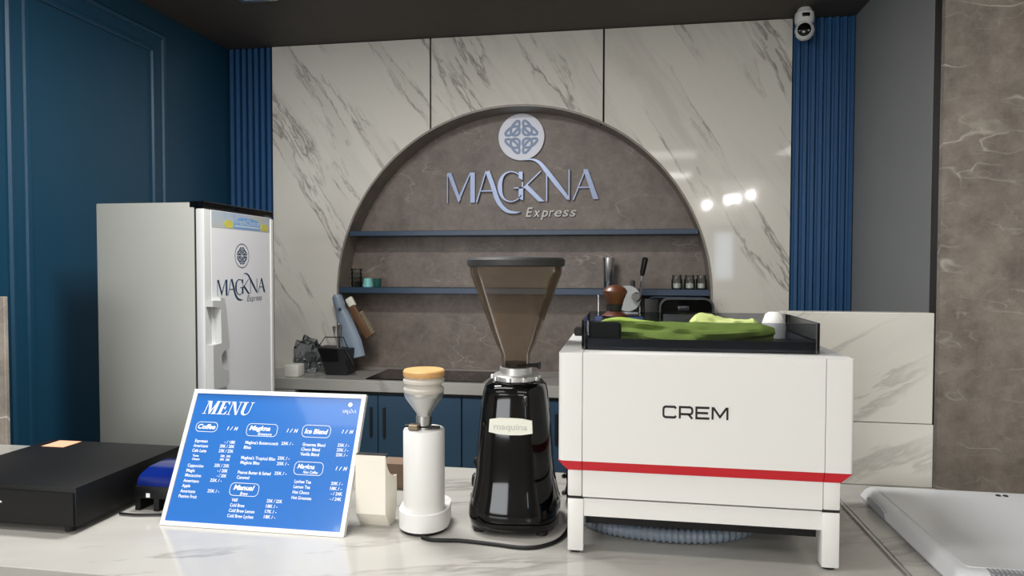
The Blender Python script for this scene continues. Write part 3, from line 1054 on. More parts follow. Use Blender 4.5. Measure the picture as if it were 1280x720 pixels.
# ================================================================== FRONT COUNTER
ZF = 0.95
CY0, CY1 = 1.147, 1.945
ct = thing('bar_counter', 'long white marble bar counter in the foreground', 'counter', (-0.98, 1.55, 0))
obj('worktop', G().rbox(XL + 0.026, 0.540, CY0, CY1, ZF - 0.04, ZF, 0.002, 1), M_COUNT, ct)
obj('front_panel', G().box(XL + 0.026, 0.540, CY0 + 0.003, CY0 + 0.03, 0, ZF - 0.041), M_COUNT, ct)
obj('back_panel', G().box(XL + 0.026, 0.540, CY1 - 0.03, CY1 - 0.002, 0, ZF - 0.041), M_CAB, ct)
ce = thing('end_counter', 'raised marble counter end under the white flat appliance', 'counter', (1.1, 1.55, 0))
ZE = ZF + 0.008
obj('worktop', G().prism([(0.5425, CY0), (1.75, CY0), (1.75, 1.84), (0.812, 1.84), (0.812, CY1), (0.5425, CY1)], ZE - 0.045, ZE), M_COUNT, ce)
obj('edge_strip', G().rbox(0.5345, 0.5425, CY0 + 0.001, CY1, ZF + 0.0002, ZF + 0.0055, 0.001, 1), M_STEEL, ce)
obj('base', G().box(0.545, 1.75, CY0 + 0.003, 1.83, 0, ZE - 0.046), M_COUNT, ce)

us = thing('marble_upstand', 'low white marble upstand of two stacked slabs behind the espresso machine', 'upstand', (0.61, CY1 + 0.02, ZF))
obj('slab', G().rbox(0.425, 0.805, CY1 + 0.001, CY1 + 0.05, 1.1285, 1.422, 0.0015, 1), M_TILE, us)
obj('slab', G().rbox(0.425, 0.808, CY1 + 0.001, CY1 + 0.05, ZE, 1.1265, 0.0015, 1), M_TILE, us)
ul = thing('brown_upstand', 'brown marble upstand at the far left end of the counter', 'upstand', (-2.25, CY1 + 0.02, 0))
obj('slab', G().rbox(XL + 0.026, -2.024, CY1 + 0.003, CY1 + 0.018, 0.0, 1.441, 0.002, 1), M_BROWN, ul)

# ------------------------------------------------------------------ espresso machine (rear view)
em = thing('espresso_machine', 'white espresso machine seen from behind with red band and CREM name', 'espresso machine', (0.151, 1.59, ZF))
X0, X1, Y0, Y1 = -0.132, 0.435, 1.385, 1.80
S0, S1 = -0.083, 0.384
ZT, ZR, ZR2, ZB = 1.366, 1.1450, 1.1245, 1.069
obj('core', G().box(X0 + 0.01, X1 - 0.01, Y0 + 0.012, Y1 - 0.005, ZR, ZT - 0.006), M_BLACK, em)
def corner_panel(xa, xb, left):
    r = 0.012 if left else 0.006
    P = []
    if left:
        for i in range(7):
            a = PI + PI / 2 * i / 6
            P.append((xa + r + r * math.cos(a), Y0 + r + r * math.sin(a)))
        P += [(xb, Y0), (xb, Y1), (xa, Y1)]
    else:
        P += [(xa, Y0)]
        for i in range(7):
            a = -PI / 2 + PI / 2 * i / 6
            P.append((xb - r + r * math.cos(a), Y0 + r + r * math.sin(a)))
        P += [(xb, Y1), (xa, Y1)]
    return G().prism(P, ZR, ZT)
obj('side_panel', corner_panel(X0, S0 - 0.0006, True), M_WHITE, em)
rp_ = obj('rear_panel', G().box(S0 + 0.0006, S1 - 0.0006, Y0, Y1, ZR, ZT), M_WHITE, em)
obj('side_panel', corner_panel(S1 + 0.0006, X1, False), M_WHITE, em)
ins = 0.019
g = G()
for a, b in ((X0, S0 - 0.0006), (S0 + 0.0006, S1 - 0.0006), (S1 + 0.0006, X1)):
    a2 = a + ins if a == X0 else a
    b2 = b - ins if b == X1 else b
    g.add([(a, Y0 + 0.001, ZR), (b, Y0 + 0.001, ZR), (b, Y1, ZR), (a, Y1, ZR), (a2, Y0 + 0.008, ZR2), (b2, Y0 + 0.008, ZR2), (b2, Y1, ZR2), (a2, Y1, ZR2)],
          [(0, 1, 2, 3), (7, 6, 5, 4), (0, 4, 5, 1), (1, 5, 6, 2), (2, 6, 7, 3), (3, 7, 4, 0)])
obj('red_band', g, M_RED, em)
LX0, LX1, LY = X0 + ins, X1 - ins, Y0 + 0.010
g = G().rbox(LX0, S0 - 0.0006, LY, Y1 - 0.02, ZB, ZR2, 0.003, 2).box(S0 + 0.0006, S1 - 0.0006, LY, Y1 - 0.02, ZB, ZR2).rbox(S1 + 0.0006, LX1, LY, Y1 - 0.02, ZB, ZR2, 0.003, 2)
obj('lower_body', g, M_WHITE, em)
ZFm = 1.0645
for a, b in ((LX0, LX0 + 0.033), (LX1 - 0.033, LX1)):
    for ya in (LY, Y1 - 0.055):
        lg = obj('leg', G().rbox(a, b, ya, ya + 0.034, ZF + 0.005, ZFm, 0.003, 2), M_WHITE, em)
        obj('rubber_foot', G().lathe([(0, 0), (0.012, 0), (0.012, 0.006), (0, 0.006)], ((a + b) / 2, ya + 0.017, ZF), 16), M_RUBBER, lg)
        obj('spacer', G().box(a + 0.001, b - 0.001, ya + 0.001, ya + 0.033, ZFm, ZB), M_RUBBER, lg)
obj('frame_rail', G().box(LX0 + 0.033, LX1 - 0.033, LY + 0.004, LY + 0.028, 1.028, ZFm), M_WHITE, em)
obj('frame_rail', G().box(LX0 + 0.002, LX0 + 0.026, LY + 0.034, Y1 - 0.055, 1.028, ZFm), M_WHITE, em)
obj('frame_rail', G().box(LX1 - 0.026, LX1 - 0.002, LY + 0.034, Y1 - 0.055, 1.028, ZFm), M_WHITE, em)
obj('belly_pan', G().box(LX0 + 0.036, LX1 - 0.036, LY + 0.030, Y1 - 0.03, 1.004, ZB - 0.001), M_BLACKM, em)
# CREM
def crem():
    s = []
    H, W = 1.0, 1.28
    s.append(([(1.22, 0.80), (1.10, 0.93), (0.96, 0.93), (0.25, 0.93), (0.11, 0.85), (0.07, 0.72), (0.07, 0.28), (0.11, 0.15), (0.25, 0.07), (0.96, 0.07), (1.10, 0.07), (1.22, 0.20)], 0))
    s.append(([(0.07, 0.0), (0.07, 0.93), (1.0, 0.93), (1.14, 0.86), (1.20, 0.73), (1.20, 0.55), (1.14, 0.42), (1.0, 0.36), (0.14, 0.36)], 1.50))
    s.append(([(0.86, 0.36), (1.20, 0.0)], 1.50))
    s.append(([(1.24, 0.93), (0.07, 0.93), (0.07, 0.07), (1.24, 0.07)], 3.0))
    s.append(([(0.14, 0.50), (1.12, 0.50)], 3.0))
    s.append(([(0.08, 0.0), (0.08, 0.92), (0.18, 0.92), (0.74, 0.22), (1.30, 0.92), (1.40, 0.92), (1.40, 0.0)], 4.45))
    return s
g = G()
mc = Matrix(((0.0213, 0, 0, 0.077), (0, 0, -1, Y0), (0, 0.0245, 0, 1.2405), (0, 0, 0, 1)))
for pts, off in crem():
    for poly in ribbon([(a + off, b) for a, b in pts], 0.185):
        g.prism(poly, 0, 0.0006, mc)
obj('name_print', g, mat('name_black', (22, 22, 20), 0.4), rp_)
# smoked cup rail on top
TX0, TX1, TY0, TY1, TZ = -0.090, 0.392, 1.448, 1.765, 1.428
def rr_xy(x0, x1, y0, y1, r, n=6):
    return [(p[0], p[1]) for p in rrect(x0, x1, y0, y1, r, n)]
def wall_ring(x0, x1, y0, y1, r, t, z0, z1):
    A, B = rr_xy(x0, x1, y0, y1, r), rr_xy(x0 + t, x1 - t, y0 + t, y1 - t, r - t)
    n = len(A)
    vs = [(a, b, z) for z in (z0, z1) for a, b in A] + [(a, b, z) for z in (z0, z1) for a, b in B]
    fs = []
    for i in range(n):
        j = (i + 1) % n
        fs += [(i, j, n + j, n + i), (2 * n + j, 2 * n + i, 3 * n + i, 3 * n + j), (n + i, n + j, 3 * n + j, 3 * n + i), (j, i, 2 * n + i, 2 * n + j)]
    return G().add(vs, fs)
ry = obj('cup_rail', wall_ring(TX0, TX1, TY0, TY1, 0.016, 0.004, ZT, TZ), M_SMOKE, em)
obj('rail_liner', wall_ring(TX0 + 0.006, TX1 - 0.006, TY0 + 0.006, TY1 - 0.006, 0.012, 0.004, ZT + 0.0005, ZT + 0.024), mat('navy_liner', (18, 24, 38), 0.35), em)
obj('cup_tray', G().box(TX0 + 0.012, TX1 - 0.012, TY0 + 0.012, TY1 - 0.012, ZT + 0.0005, ZT + 0.006), M_BLACKM, em)

# green cloth lying along the rail
def cloth(x0, x1, yc, zc, hy, hz, seed, n=90, seg=28, bulge=0.0):
    r_ = random.Random(seed)
    ph = [r_.uniform(0, 6) for _ in range(6)]
    vs, fs = [], []
    for i in range(n + 1):
        f = i / n
        x = x0 + (x1 - x0) * f
        end = min(1, 0.55 + 6 * min(f, 1 - f))
        for k in range(seg):
            a = 2 * PI * k / seg
            fold = 1 + 0.20 * math.sin(3 * a + ph[0] + 5 * f) + 0.14 * math.sin(5 * a + ph[1] - 9 * f) + 0.05 * math.sin(14 * f + ph[2] + 2 * a) + 0.05 * math.sin(31 * f + ph[5] + 4 * a) + 0.035 * math.sin(9 * a + 17 * f + ph[3])
            y = yc + hy * end * math.copysign(abs(math.cos(a)) ** 0.8, math.cos(a)) * fold + 0.008 * math.sin(6 * f + ph[3])
            z = zc + hz * end * math.copysign(abs(math.sin(a)) ** 0.8, math.sin(a)) * fold + 0.004 * math.sin(7 * f + ph[4]) + bulge * f
            vs.append((x, y, z))
    for i in range(n):
        for k in range(seg):
            fs.append((i * seg + k, i * seg + (k + 1) % seg, (i + 1) * seg + (k + 1) % seg, (i + 1) * seg + k))
    fs += [tuple(range(seg))[::-1], tuple(range(n * seg, (n + 1) * seg))]
    return G().add(vs, fs)
tag(obj('green_cloth', cloth(-0.072, 0.315, 1.53, 1.398, 0.045, 0.021, 4), M_GREEN), 'rolled green cloth lying behind the smoked rail on the espresso machine', 'cloth')
tag(obj('pale_green_cloth', cloth(0.150, 0.300, 1.632, 1.401, 0.034, 0.024, 9, 24, 16), M_GREEN2), 'pale yellow-green folded cloth behind the darker green roll', 'cloth')
tag(obj('white_cup', G().lathe([(0, 0.062), (0.012, 0.062), (0.020, 0.056), (0.027, 0.036), (0.030, 0.008), (0.031, 0), (0.028, 0), (0.025, 0.034), (0, 0.053)], (0.357, 1.728, ZT + 0.006), 32), M_WHITE2),
    'white cup turned upside down in the back corner of the cup rail', 'cup')

tp = thing('tamper_stand', 'black tamping block holding the wooden tamper at the left of the cup rail', 'tamping block', (-0.04, 1.53, ZT + 0.006))
obj('block', G().rbox(-0.076, -0.010, 1.47, 1.482, 1.374, 1.424, 0.002, 1), M_BLACK, tp)
obj('mat', G().rbox(-0.080, -0.006, 1.4825, 1.486, 1.374, 1.420, 0.001, 1), M_RUBBER, tp)
tmp = thing('coffee_tamper', 'coffee tamper with turned red-brown wooden handle standing in the cup rail', 'tamper', (-0.022, 1.64, ZT + 0.006))
q = (-0.022, 1.640, ZT + 0.006)
hb = q[2]
obj('tamper_base', G().lathe([(0, 0), (0.034, 0), (0.034, 0.022), (0.030, 0.050), (0.030, 0.0535), (0, 0.054)], q, 28), M_RUBBER, tmp)
obj('flange', G().lathe([(0.0, 0.054), (0.032, 0.0545), (0.018, 0.064), (0, 0.065)], q, 28), mat('dark_red_wood', (84, 42, 32), 0.4), tmp)
obj('collar', G().lathe([(0, 0.064), (0.014, 0.064), (0.019, 0.082), (0, 0.083)], q, 24), M_RUBBER, tmp)
obj('wooden_handle', G().lathe([(0, 0.0825), (0.0185, 0.0825), (0.0225, 0.095), (0.0290, 0.110), (0.0290, 0.113), (0.024, 0.120), (0.013, 0.126), (0, 0.128)], q, 32), M_WOODR, tmp)

# small black box behind the machine's left corner
tag(obj('small_black_box', G().rbox(-0.126, -0.098, 1.74, 1.79, ZT - 0.0, ZT + 0.020, 0.004), M_BLACK), 'small black box on the machine top at its far left corner', 'box')

# ------------------------------------------------------------------ black grinder with smoked hopper
bx, by = -0.2475, 1.555
gd = thing('coffee_grinder', 'glossy black coffee grinder with smoked conical hopper', 'coffee grinder', (bx, by, ZF))
prof = [(0, 0.008), (0.094, 0.008), (0.100, 0.014), (0.1035, 0.032), (0.1025, 0.052), (0.095, 0.082), (0.0885, 0.12), (0.0845, 0.18), (0.0785, 0.255), (0.0725, 0.305), (0.0685, 0.320), (0.060, 0.329), (0.0, 0.331)]
def grinder_body():
    return G().lathe(prof, (bx, by, ZF), 72, rx=1.0, ry=1.08, e=3.0)
gb = obj('body', grinder_body(), M_BLACKG, gd, smooth=50)
for sx in (-1, 1):
    for sy in (-1, 1):
        obj('foot', G().lathe([(0, 0), (0.014, 0), (0.013, 0.012), (0, 0.012)], (bx + sx * 0.070, by + sy * 0.070, ZF), 16), M_RUBBER, gd)
# badge
Mbd = frame_matrix((bx + 0.003, by - 0.0875, ZF + 0.241), (1, 0, 0), (0, 0.085, 1))
bw, bh = 0.0485, 0.0185
ol = [(-bw, -bh * 0.72), (-bw * 0.5, -bh * 0.95), (0, -bh), (bw * 0.5, -bh * 0.95), (bw, -bh * 0.72), (bw * 0.97, bh * 0.75), (bw * 0.5, bh * 0.97), (0, bh), (-bw * 0.5, bh * 0.97), (-bw * 0.97, bh * 0.75)]
bd = obj('badge', G().prism(ol, -0.006, 0.003, Mbd), M_BADGE, gd)
vs, fs = text_geo('maquina', 0.019, 0.074, 0.0, 0.0002)
obj('badge_text', G().add(vs, fs, Mbd @ Matrix.Translation((-0.037, 0.0, 0.0033))), M_BADGEINK, bd)
zt_ = ZF + 0.331
cl_ = obj('collar', G().lathe([(0, -0.002), (0.050, -0.002), (0.053, 0.001), (0.053, 0.011), (0.049, 0.014), (0.037, 0.015), (0.037, 0.029), (0.035, 0.030), (0, 0.030)], (bx, by, zt_), 40), M_ALU, gd)
for i in range(9):
    a = 2 * PI * i / 9 + 0.2
    obj('collar_lug', G().rbox(-0.006, 0.006, 0.051, 0.059, 0.000, 0.011, 0.002, 1, Matrix.Translation((bx, by, zt_)) @ Matrix.Rotation(a, 4, 'Z')), M_ALU, cl_)
obj('lock_lever', G().tube([(bx + 0.030, by - 0.02, zt_ + 0.036), (bx + 0.052, by - 0.03, zt_ + 0.038), (bx + 0.060, by - 0.032, zt_ + 0.038)], [0.004, 0.005, 0.009], 10), M_BLACK, gd)
zh = zt_ + 0.030
hp_o = [(0.033, 0), (0.034, 0.030), (0.046, 0.055), (0.085, 0.160), (0.101, 0.204), (0.1055, 0.214), (0.1065, 0.232)]
hp_i = [(r - 0.003, z) for r, z in hp_o[::-1]]
ho = obj('hopper', G().lathe(hp_o + hp_i + [hp_o[0]], (bx, by, zh), 56), M_HOPPER, gd)
obj('hopper_gate', G().lathe([(0, 0.001), (0.0295, 0.001), (0.0295, 0.010), (0, 0.010)], (bx, by, zh), 28), M_BLACK, gd)
obj('hopper_lid', G().lathe([(0, 0), (0.108, 0), (0.1125, 0.003), (0.1135, 0.015), (0.110, 0.020), (0.04, 0.024), (0, 0.024)], (bx, by, zh + 0.231), 56), M_LIDGREY, gd)
# controls on the left flank
for z, r in ((1.075, 0.014), (1.03, 0.018), (0.99, 0.012)):
    obj('side_knob', G().lathe([(0, 0), (r, 0), (r, 0.014), (r * 0.8, 0.018), (0, 0.018)], M=Matrix.Translation((bx - 0.086 - (1.075 - z) * 0.10, by + 0.03, z)) @ Matrix.Rotation(-PI / 2, 4, 'Y'), seg=18), M_BLACK, gd)

# ------------------------------------------------------------------ white single-dose grinder
wx, wy = -0.444, 1.475
wg = thing('single_dose_grinder', 'slim white grinder with silver funnel, bellows and wooden lid', 'coffee grinder', (wx, wy, ZF))
def stadium(x0, x1, y0, y1, n=12):
    r = (x1 - x0) / 2
    c = (x0 + x1) / 2
    P = []
    for i in range(n + 1):
        a = PI + PI * i / n
        P.append((c + r * math.cos(a), y0 + r + r * math.sin(a)))
    for i in range(n + 1):
        a = PI * i / n
        P.append((c + r * math.cos(a), y1 - r + r * math.sin(a)))
    return P
rb = Matrix.Translation((wx, wy, 0)) @ Matrix.Rotation(math.radians(8), 4, 'Z') @ Matrix.Translation((-wx, -wy, 0))
obj('base', G().prism(stadium(wx - 0.056, wx + 0.056, wy - 0.056, wy + 0.100), ZF + 0.008, ZF + 0.047, rb), M_WHITE2, wg)
obj('foot_pad', G().prism(stadium(wx - 0.051, wx + 0.051, wy - 0.051, wy + 0.095), ZF, ZF + 0.0085, rb), M_RUBBER, wg)
obj('column', G().lathe([(0, 0.047), (0.0455, 0.047), (0.0465, 0.049), (0.0465, 0.223), (0.0445, 0.227), (0, 0.227)], (wx, wy, ZF), 40), M_WHITE2, wg)
obj('throat', G().lathe([(0, 0.227), (0.014, 0.227), (0.014, 0.234), (0.018, 0.236), (0.018, 0.256), (0, 0.256)], (wx, wy, ZF), 24), M_STEEL, wg)
g = G().rbox(wx - 0.028, wx - 0.006, wy - 0.030, wy - 0.010, ZF + 0.228, ZF + 0.241, 0.002, 1)
obj('adjuster_block', g, mat('bronze_block', (126, 112, 92), 0.4, 0.6), wg)
obj('adjuster_pin', G().tube([(wx - 0.040, wy - 0.012, ZF + 0.234), (wx + 0.040, wy - 0.012, ZF + 0.234)], 0.0035, 8), M_BLACK, wg)
obj('funnel', G().lathe([(0.016, 0.250), (0.0165, 0.262), (0.042, 0.298), (0.0445, 0.306), (0.0445, 0.310), (0.042, 0.310), (0.041, 0.300), (0.014, 0.262), (0.014, 0.250), (0.016, 0.250)], (wx, wy, ZF), 40), M_ALU, wg)
obj('bellows', G().lathe([(0.042, 0.309), (0.045, 0.313), (0.0455, 0.319), (0.039, 0.325), (0.0395, 0.328), (0.0460, 0.333), (0.0465, 0.339), (0.041, 0.344), (0.042, 0.348), (0, 0.348)], (wx, wy, ZF), 40), M_BELLOW, wg)
obj('wooden_lid', G().lathe([(0, 0.346), (0.045, 0.346), (0.0465, 0.349), (0.0465, 0.358), (0.044, 0.361), (0, 0.361)], (wx, wy, ZF), 40), M_WOOD, wg)

# ------------------------------------------------------------------ cream knock box
kb = thing('cream_bin', 'small cream tabletop bin with slanted foot beside the menu board', 'bin', (-0.545, 1.50, ZF))
KX0, KX1, KY = -0.595, -0.525, 1.445
def YZ(a, b, t):
    return (t, a, b)
KD = 0.078
full = [(KY, 0.985), (KY + 0.028, ZF), (KY + KD - 0.012, ZF), (KY + KD, 0.985), (KY + KD, 1.118), (KY, 1.118)]
cut = [(KY + 0.004 + (KD - 0.004) * (1 - math.cos(PI / 2 * i / 8)) ** 0.9, 1.118 - 0.064 * math.sin(PI / 2 * i / 8)) for i in range(9)]
obj('side_panel', G().prism(full[:4] + cut[::-1] + [(KY, 1.118)], KX0, KX0 + 0.003, map=YZ), M_CREAM, kb)
obj('lining', G().prism([(KY + 0.006, 0.99), (KY + KD - 0.005, 0.99), (KY + KD - 0.005, 1.06), (KY + 0.030, 1.085), (KY + 0.006, 1.108)], KX0 + 0.0032, KX0 + 0.0042, map=YZ), M_INNER, kb)
obj('side_panel', G().prism(full[:4] + cut[::-1] + [(KY, 1.118)], KX1 - 0.003, KX1, map=YZ), M_CREAM, kb)
obj('front_panel', G().prism([(KY, 0.985), (KY + 0.028, ZF), (KY + 0.032, ZF), (KY + 0.004, 0.987), (KY + 0.004, 1.118), (KY, 1.118)], KX0 + 0.003, KX1 - 0.003, map=YZ), M_CREAM, kb)
obj('back_panel', G().box(KX0 + 0.0045, KX1 - 0.0035, KY + KD - 0.004, KY + KD - 0.001, 0.985, 1.054), M_INNER, kb)
obj('rim', G().box(KX0, KX1 + 0.001, KY + 0.001, KY + 0.018, 1.118, 1.1195), M_RUBBER, kb)
# brown box behind it
tag(obj('cardboard_box', G().rbox(-0.640, -0.574, 1.72, 1.78, ZF, 1.02, 0.002, 1), mat('dull_cardboard', (128, 106, 88), 0.7, var=0.1, vscale=20)), 'brown cardboard box behind the cream bin and the white grinder', 'box')

# ------------------------------------------------------------------ menu board
mb = thing('menu_board', 'blue MENU board with white frame leaning back on the counter', 'menu board', (-1.046, 1.39, ZF))
Vv = Vector((0, 0.138, 0.289)).normalized()
MM = frame_matrix((-1.046, 1.39, ZF + 0.001), (1, 0, 0), Vv)
BW, BH = 0.445, 0.319
g = G()
fwid = 0.010
for poly in ([(0, 0), (BW, 0), (BW - fwid, fwid), (fwid, fwid)], [(BW, 0), (BW, BH), (BW - fwid, BH - fwid), (BW - fwid, fwid)],
             [(BW, BH), (0, BH), (fwid, BH - fwid), (BW - fwid, BH - fwid)], [(0, BH), (0, 0), (fwid, fwid), (fwid, BH - fwid)]):
    g.prism(poly, -0.012, 0.0, MM)
obj('frame', g, M_WHITE2, mb)
bo = obj('print_panel', G().prism([(fwid, fwid), (BW - fwid, fwid), (BW - fwid, BH - fwid), (fwid, BH - fwid)], -0.010, -0.003, MM), M_MENU, mb)
obj('easel_leg', G().rbox(0.19, 0.25, -0.002, 0.004, 0, 0.235, 0.001, 1, Matrix.Translation((-1.046, 1.39, ZF)) @ Matrix.Translation((0, 0.225, 0.0)) @ Matrix.Rotation(math.radians(22), 4, 'X')), M_BLACK, mb)
TZm = MM @ Matrix.Translation((0, 0, -0.0028))
def put(name, items):
    for it in items:
        s, u, v, size = it[:4]
        wdt = it[4] if len(it) > 4 else None
        sh = it[5] if len(it) > 5 else 0.0
        bo_ = it[6] if len(it) > 6 else 0.00015
        vs, fs = text_geo(s, size, wdt, sh, bo_)
        obj(name, G().add(vs, fs, TZm @ Matrix.Translation((u, v, 0))), M_INK, bo)
# MENU in heavy slanted roman capitals
def serif(ch):
    R_ = lambda x0, y0, x1, y1: [(x0, y0), (x1, y0), (x1, y1), (x0, y1)]
    if ch == 'M':
        return 1.12, [R_(0.0, 0, 0.30, 0.04), R_(0.12, 0, 0.17, 1), R_(0.0, 0.96, 0.32, 1), [(0.14, 1), (0.38, 1), (0.66, 0.10), (0.52, 0.0)], [(0.50, 0), (0.57, 0), (0.92, 1), (0.86, 1)],
                      R_(0.80, 0, 1.02, 1), R_(0.70, 0, 1.12, 0.04), R_(0.82, 0.96, 1.12, 1)]
    if ch == 'E':
        return 0.74, [R_(0, 0, 0.70, 0.05), R_(0.10, 0, 0.32, 1), R_(0, 0.95, 0.70, 1), R_(0.3, 0.48, 0.52, 0.53), R_(0.48, 0.38, 0.53, 0.63), [(0.70, 0.05), (0.56, 0.05), (0.74, 0.30)], [(0.70, 0.95), (0.54, 0.95), (0.72, 0.74)]]
    if ch == 'N':
        return 0.92, [R_(0, 0, 0.30, 0.04), R_(0.12, 0, 0.17, 1), R_(0.0, 0.96, 0.30, 1), [(0.12, 1), (0.36, 1), (0.82, 0.0), (0.70, 0.0)], R_(0.77, 0, 0.82, 1), R_(0.64, 0.96, 0.95, 1)]
    P = [R_(0, 0.96, 0.42, 1), R_(0.62, 0.96, 0.92, 1), R_(0.10, 0.30, 0.32, 1), R_(0.74, 0.30, 0.79, 1)]
    for i in range(8):
        a0, a1 = PI + PI * i / 8, PI + PI * (i + 1) / 8
        f = lambda a, o: (0.445 + 0.345 * math.cos(a), 0.32 + 0.33 * math.sin(a)) if o else (0.53 + 0.21 * math.cos(a), 0.32 + 0.25 * math.sin(a))
        P.append([f(a0, 1), f(a1, 1), f(a1, 0), f(a0, 0)])
    return 0.90, P
g = G()
px = 0.0
for ch in 'MENU':
    wd_, polys = serif(ch)
    for i, poly in enumerate(polys):
        g.prism([(px + a + 0.22 * b, b) for a, b in poly], 0, 0.0003 + 0.00003 * i, TZm @ Matrix.Translation((0.034, 0.259, 0)) @ Matrix.Diagonal((0.0322, 0.032, 1, 1)))
    px += wd_ + 0.06
obj('menu_title', g, M_INK, bo)
# pill outlines
def pill(u0, u1, v0, v1):
    r = min((v1 - v0) / 2, 0.010)
    return ribbon(rrect(u0, u1, v0, v1, r, 5), 0.0011, True)
for u0, u1, v0, v1 in ((0.027, 0.083, 0.216, 0.239), (0.160, 0.238, 0.211, 0.240), (0.301, 0.371, 0.214, 0.242), (0.152, 0.223, 0.074, 0.102), (0.299, 0.369, 0.128, 0.157)):
    g = G()
    for poly in pill(u0, u1, v0, v1):
        g.prism(poly, 0, 0.0003, TZm)
    obj('heading_outline', g, M_INK, bo)
B_ = 0.0005
put('heading_text', [('Coffee', 0.032, 0.2285, 0.0155, 0.046, 0.25, B_), ('Magkna', 0.166, 0.230, 0.0155, 0.054, 0.25, B_), ('Signature', 0.190, 0.2165, 0.009, 0.036, 0.25),
                     ('Ice Blend', 0.307, 0.228, 0.0155, 0.058, 0.25, B_), ('Manual', 0.160, 0.0925, 0.0155, 0.052, 0.25, B_), ('Brew', 0.179, 0.0795, 0.010, 0.020, 0.25),
                     ('Magkna', 0.306, 0.147, 0.0145, 0.042, 0.25, 0.0003), ('Non Coffee', 0.322, 0.1345, 0.009, 0.036, 0.25)])
put('size_text', [('I  /  H', u, v, 0.0115, 0.028, 0.3, 0.0004) for u, v in ((0.109, 0.2265), (0.262, 0.2275), (0.399, 0.2305), (0.399, 0.1465))])
T_ = 0.0102
put('item_text', [('Espresso', 0.034, 0.194, T_, 0.033), ('Americano', 0.033, 0.1825, T_, 0.038), ('Cafe Latte', 0.033, 0.171, T_, 0.037), ('Taste', 0.037, 0.159, 0.007, 0.016), ('Classic', 0.038, 0.151, 0.007, 0.020),
                  ('Cappuccino', 0.031, 0.136, T_, 0.041), ('Magic', 0.031, 0.1245, T_, 0.022), ('Mocaccino', 0.031, 0.1135, T_, 0.041), ('Americano', 0.030, 0.101, T_, 0.040), ('Apple', 0.030, 0.0895, T_, 0.021),
                  ('Americano', 0.029, 0.0775, T_, 0.038), ('Passion Fruit', 0.028, 0.066, T_, 0.046),
                  ("Magkna's Butterscotch", 0.164, 0.1955, T_, 0.083), ('Bliss', 0.163, 0.184, T_, 0.018), ("Magkna's Tropical Bliss", 0.162, 0.160, T_, 0.086), ('Magkna Bliss', 0.163, 0.149, T_, 0.048),
                  ('Peanut Butter & Salted', 0.162, 0.1265, T_, 0.082), ('Caramel', 0.162, 0.115, T_, 0.031),
                  ('V60', 0.162, 0.0645, T_, 0.015), ('Cold Brew', 0.161, 0.053, T_, 0.036), ('Cold Brew Lemon', 0.161, 0.0415, T_, 0.063), ('Cold Brew Lychee', 0.160, 0.030, T_, 0.064),
                  ('Greentea Blend', 0.308, 0.197, T_, 0.056), ('Choco Blend', 0.307, 0.186, T_, 0.046), ('Vanilla Blend', 0.307, 0.175, T_, 0.046),
                  ('Lychee Tea', 0.306, 0.113, T_, 0.040), ('Lemon Tea', 0.306, 0.1015, T_, 0.040), ('Hot Choco', 0.306, 0.0895, T_, 0.040), ('Hot Greentea', 0.306, 0.0775, T_, 0.048)])
put('price_text', [('- / 18K', 0.111, 0.194, T_, 0.028), ('20K / 20K', 0.101, 0.184, T_, 0.038), ('23K / 25K', 0.101, 0.173, T_, 0.038), ('20K  20K', 0.109, 0.161, 0.007, 0.026), ('20K  20K', 0.109, 0.153, 0.007, 0.026),
                   ('25K / 25K', 0.099, 0.139, T_, 0.038), ('- / 20K', 0.110, 0.1275, T_, 0.026), ('- / 20K', 0.112, 0.116, T_, 0.024), ('25K / -', 0.097, 0.105, T_, 0.030), ('25K / -', 0.097, 0.081, T_, 0.030),
                   ('25K / -', 0.255, 0.197, T_, 0.030), ('25K / -', 0.253, 0.163, T_, 0.030), ('25K / -', 0.254, 0.1505, T_, 0.030), ('25K / -', 0.253, 0.1285, T_, 0.030),
                   ('25K / 25K', 0.248, 0.067, T_, 0.038), ('18K / -', 0.249, 0.0555, T_, 0.028), ('17K / -', 0.249, 0.044, T_, 0.028), ('18K / -', 0.249, 0.0325, T_, 0.028),
                   ('25K / -', 0.394, 0.199, T_, 0.028), ('25K / -', 0.394, 0.188, T_, 0.028), ('25K / -', 0.394, 0.177, T_, 0.028),
                   ('20K / -', 0.394, 0.113, T_, 0.028), ('18K / -', 0.394, 0.102, T_, 0.028), ('- / 24K', 0.398, 0.091, T_, 0.027), ('- / 24K', 0.398, 0.0795, T_, 0.027)])
g = G()
emblem(g, TZm @ Matrix.Translation((0.4085, 0.294, 0)) @ Matrix.Diagonal((0.0075, 0.0075, 1, 1)), 0.0003, 0.13)
k_ = 0.034 / 753
for ch, polys in LETTERS:
    for poly in polys:
        g.prism(poly, 0, 0.0003, TZm @ Matrix(((k_, 0, 0, 0.392 - 160 * k_), (0, -k_ * 1.1, 0, 0.2775 + 462 * k_ * 1.1), (0, 0, 1, 0), (0, 0, 0, 1))))
obj('corner_logo', g, M_INK, bo)

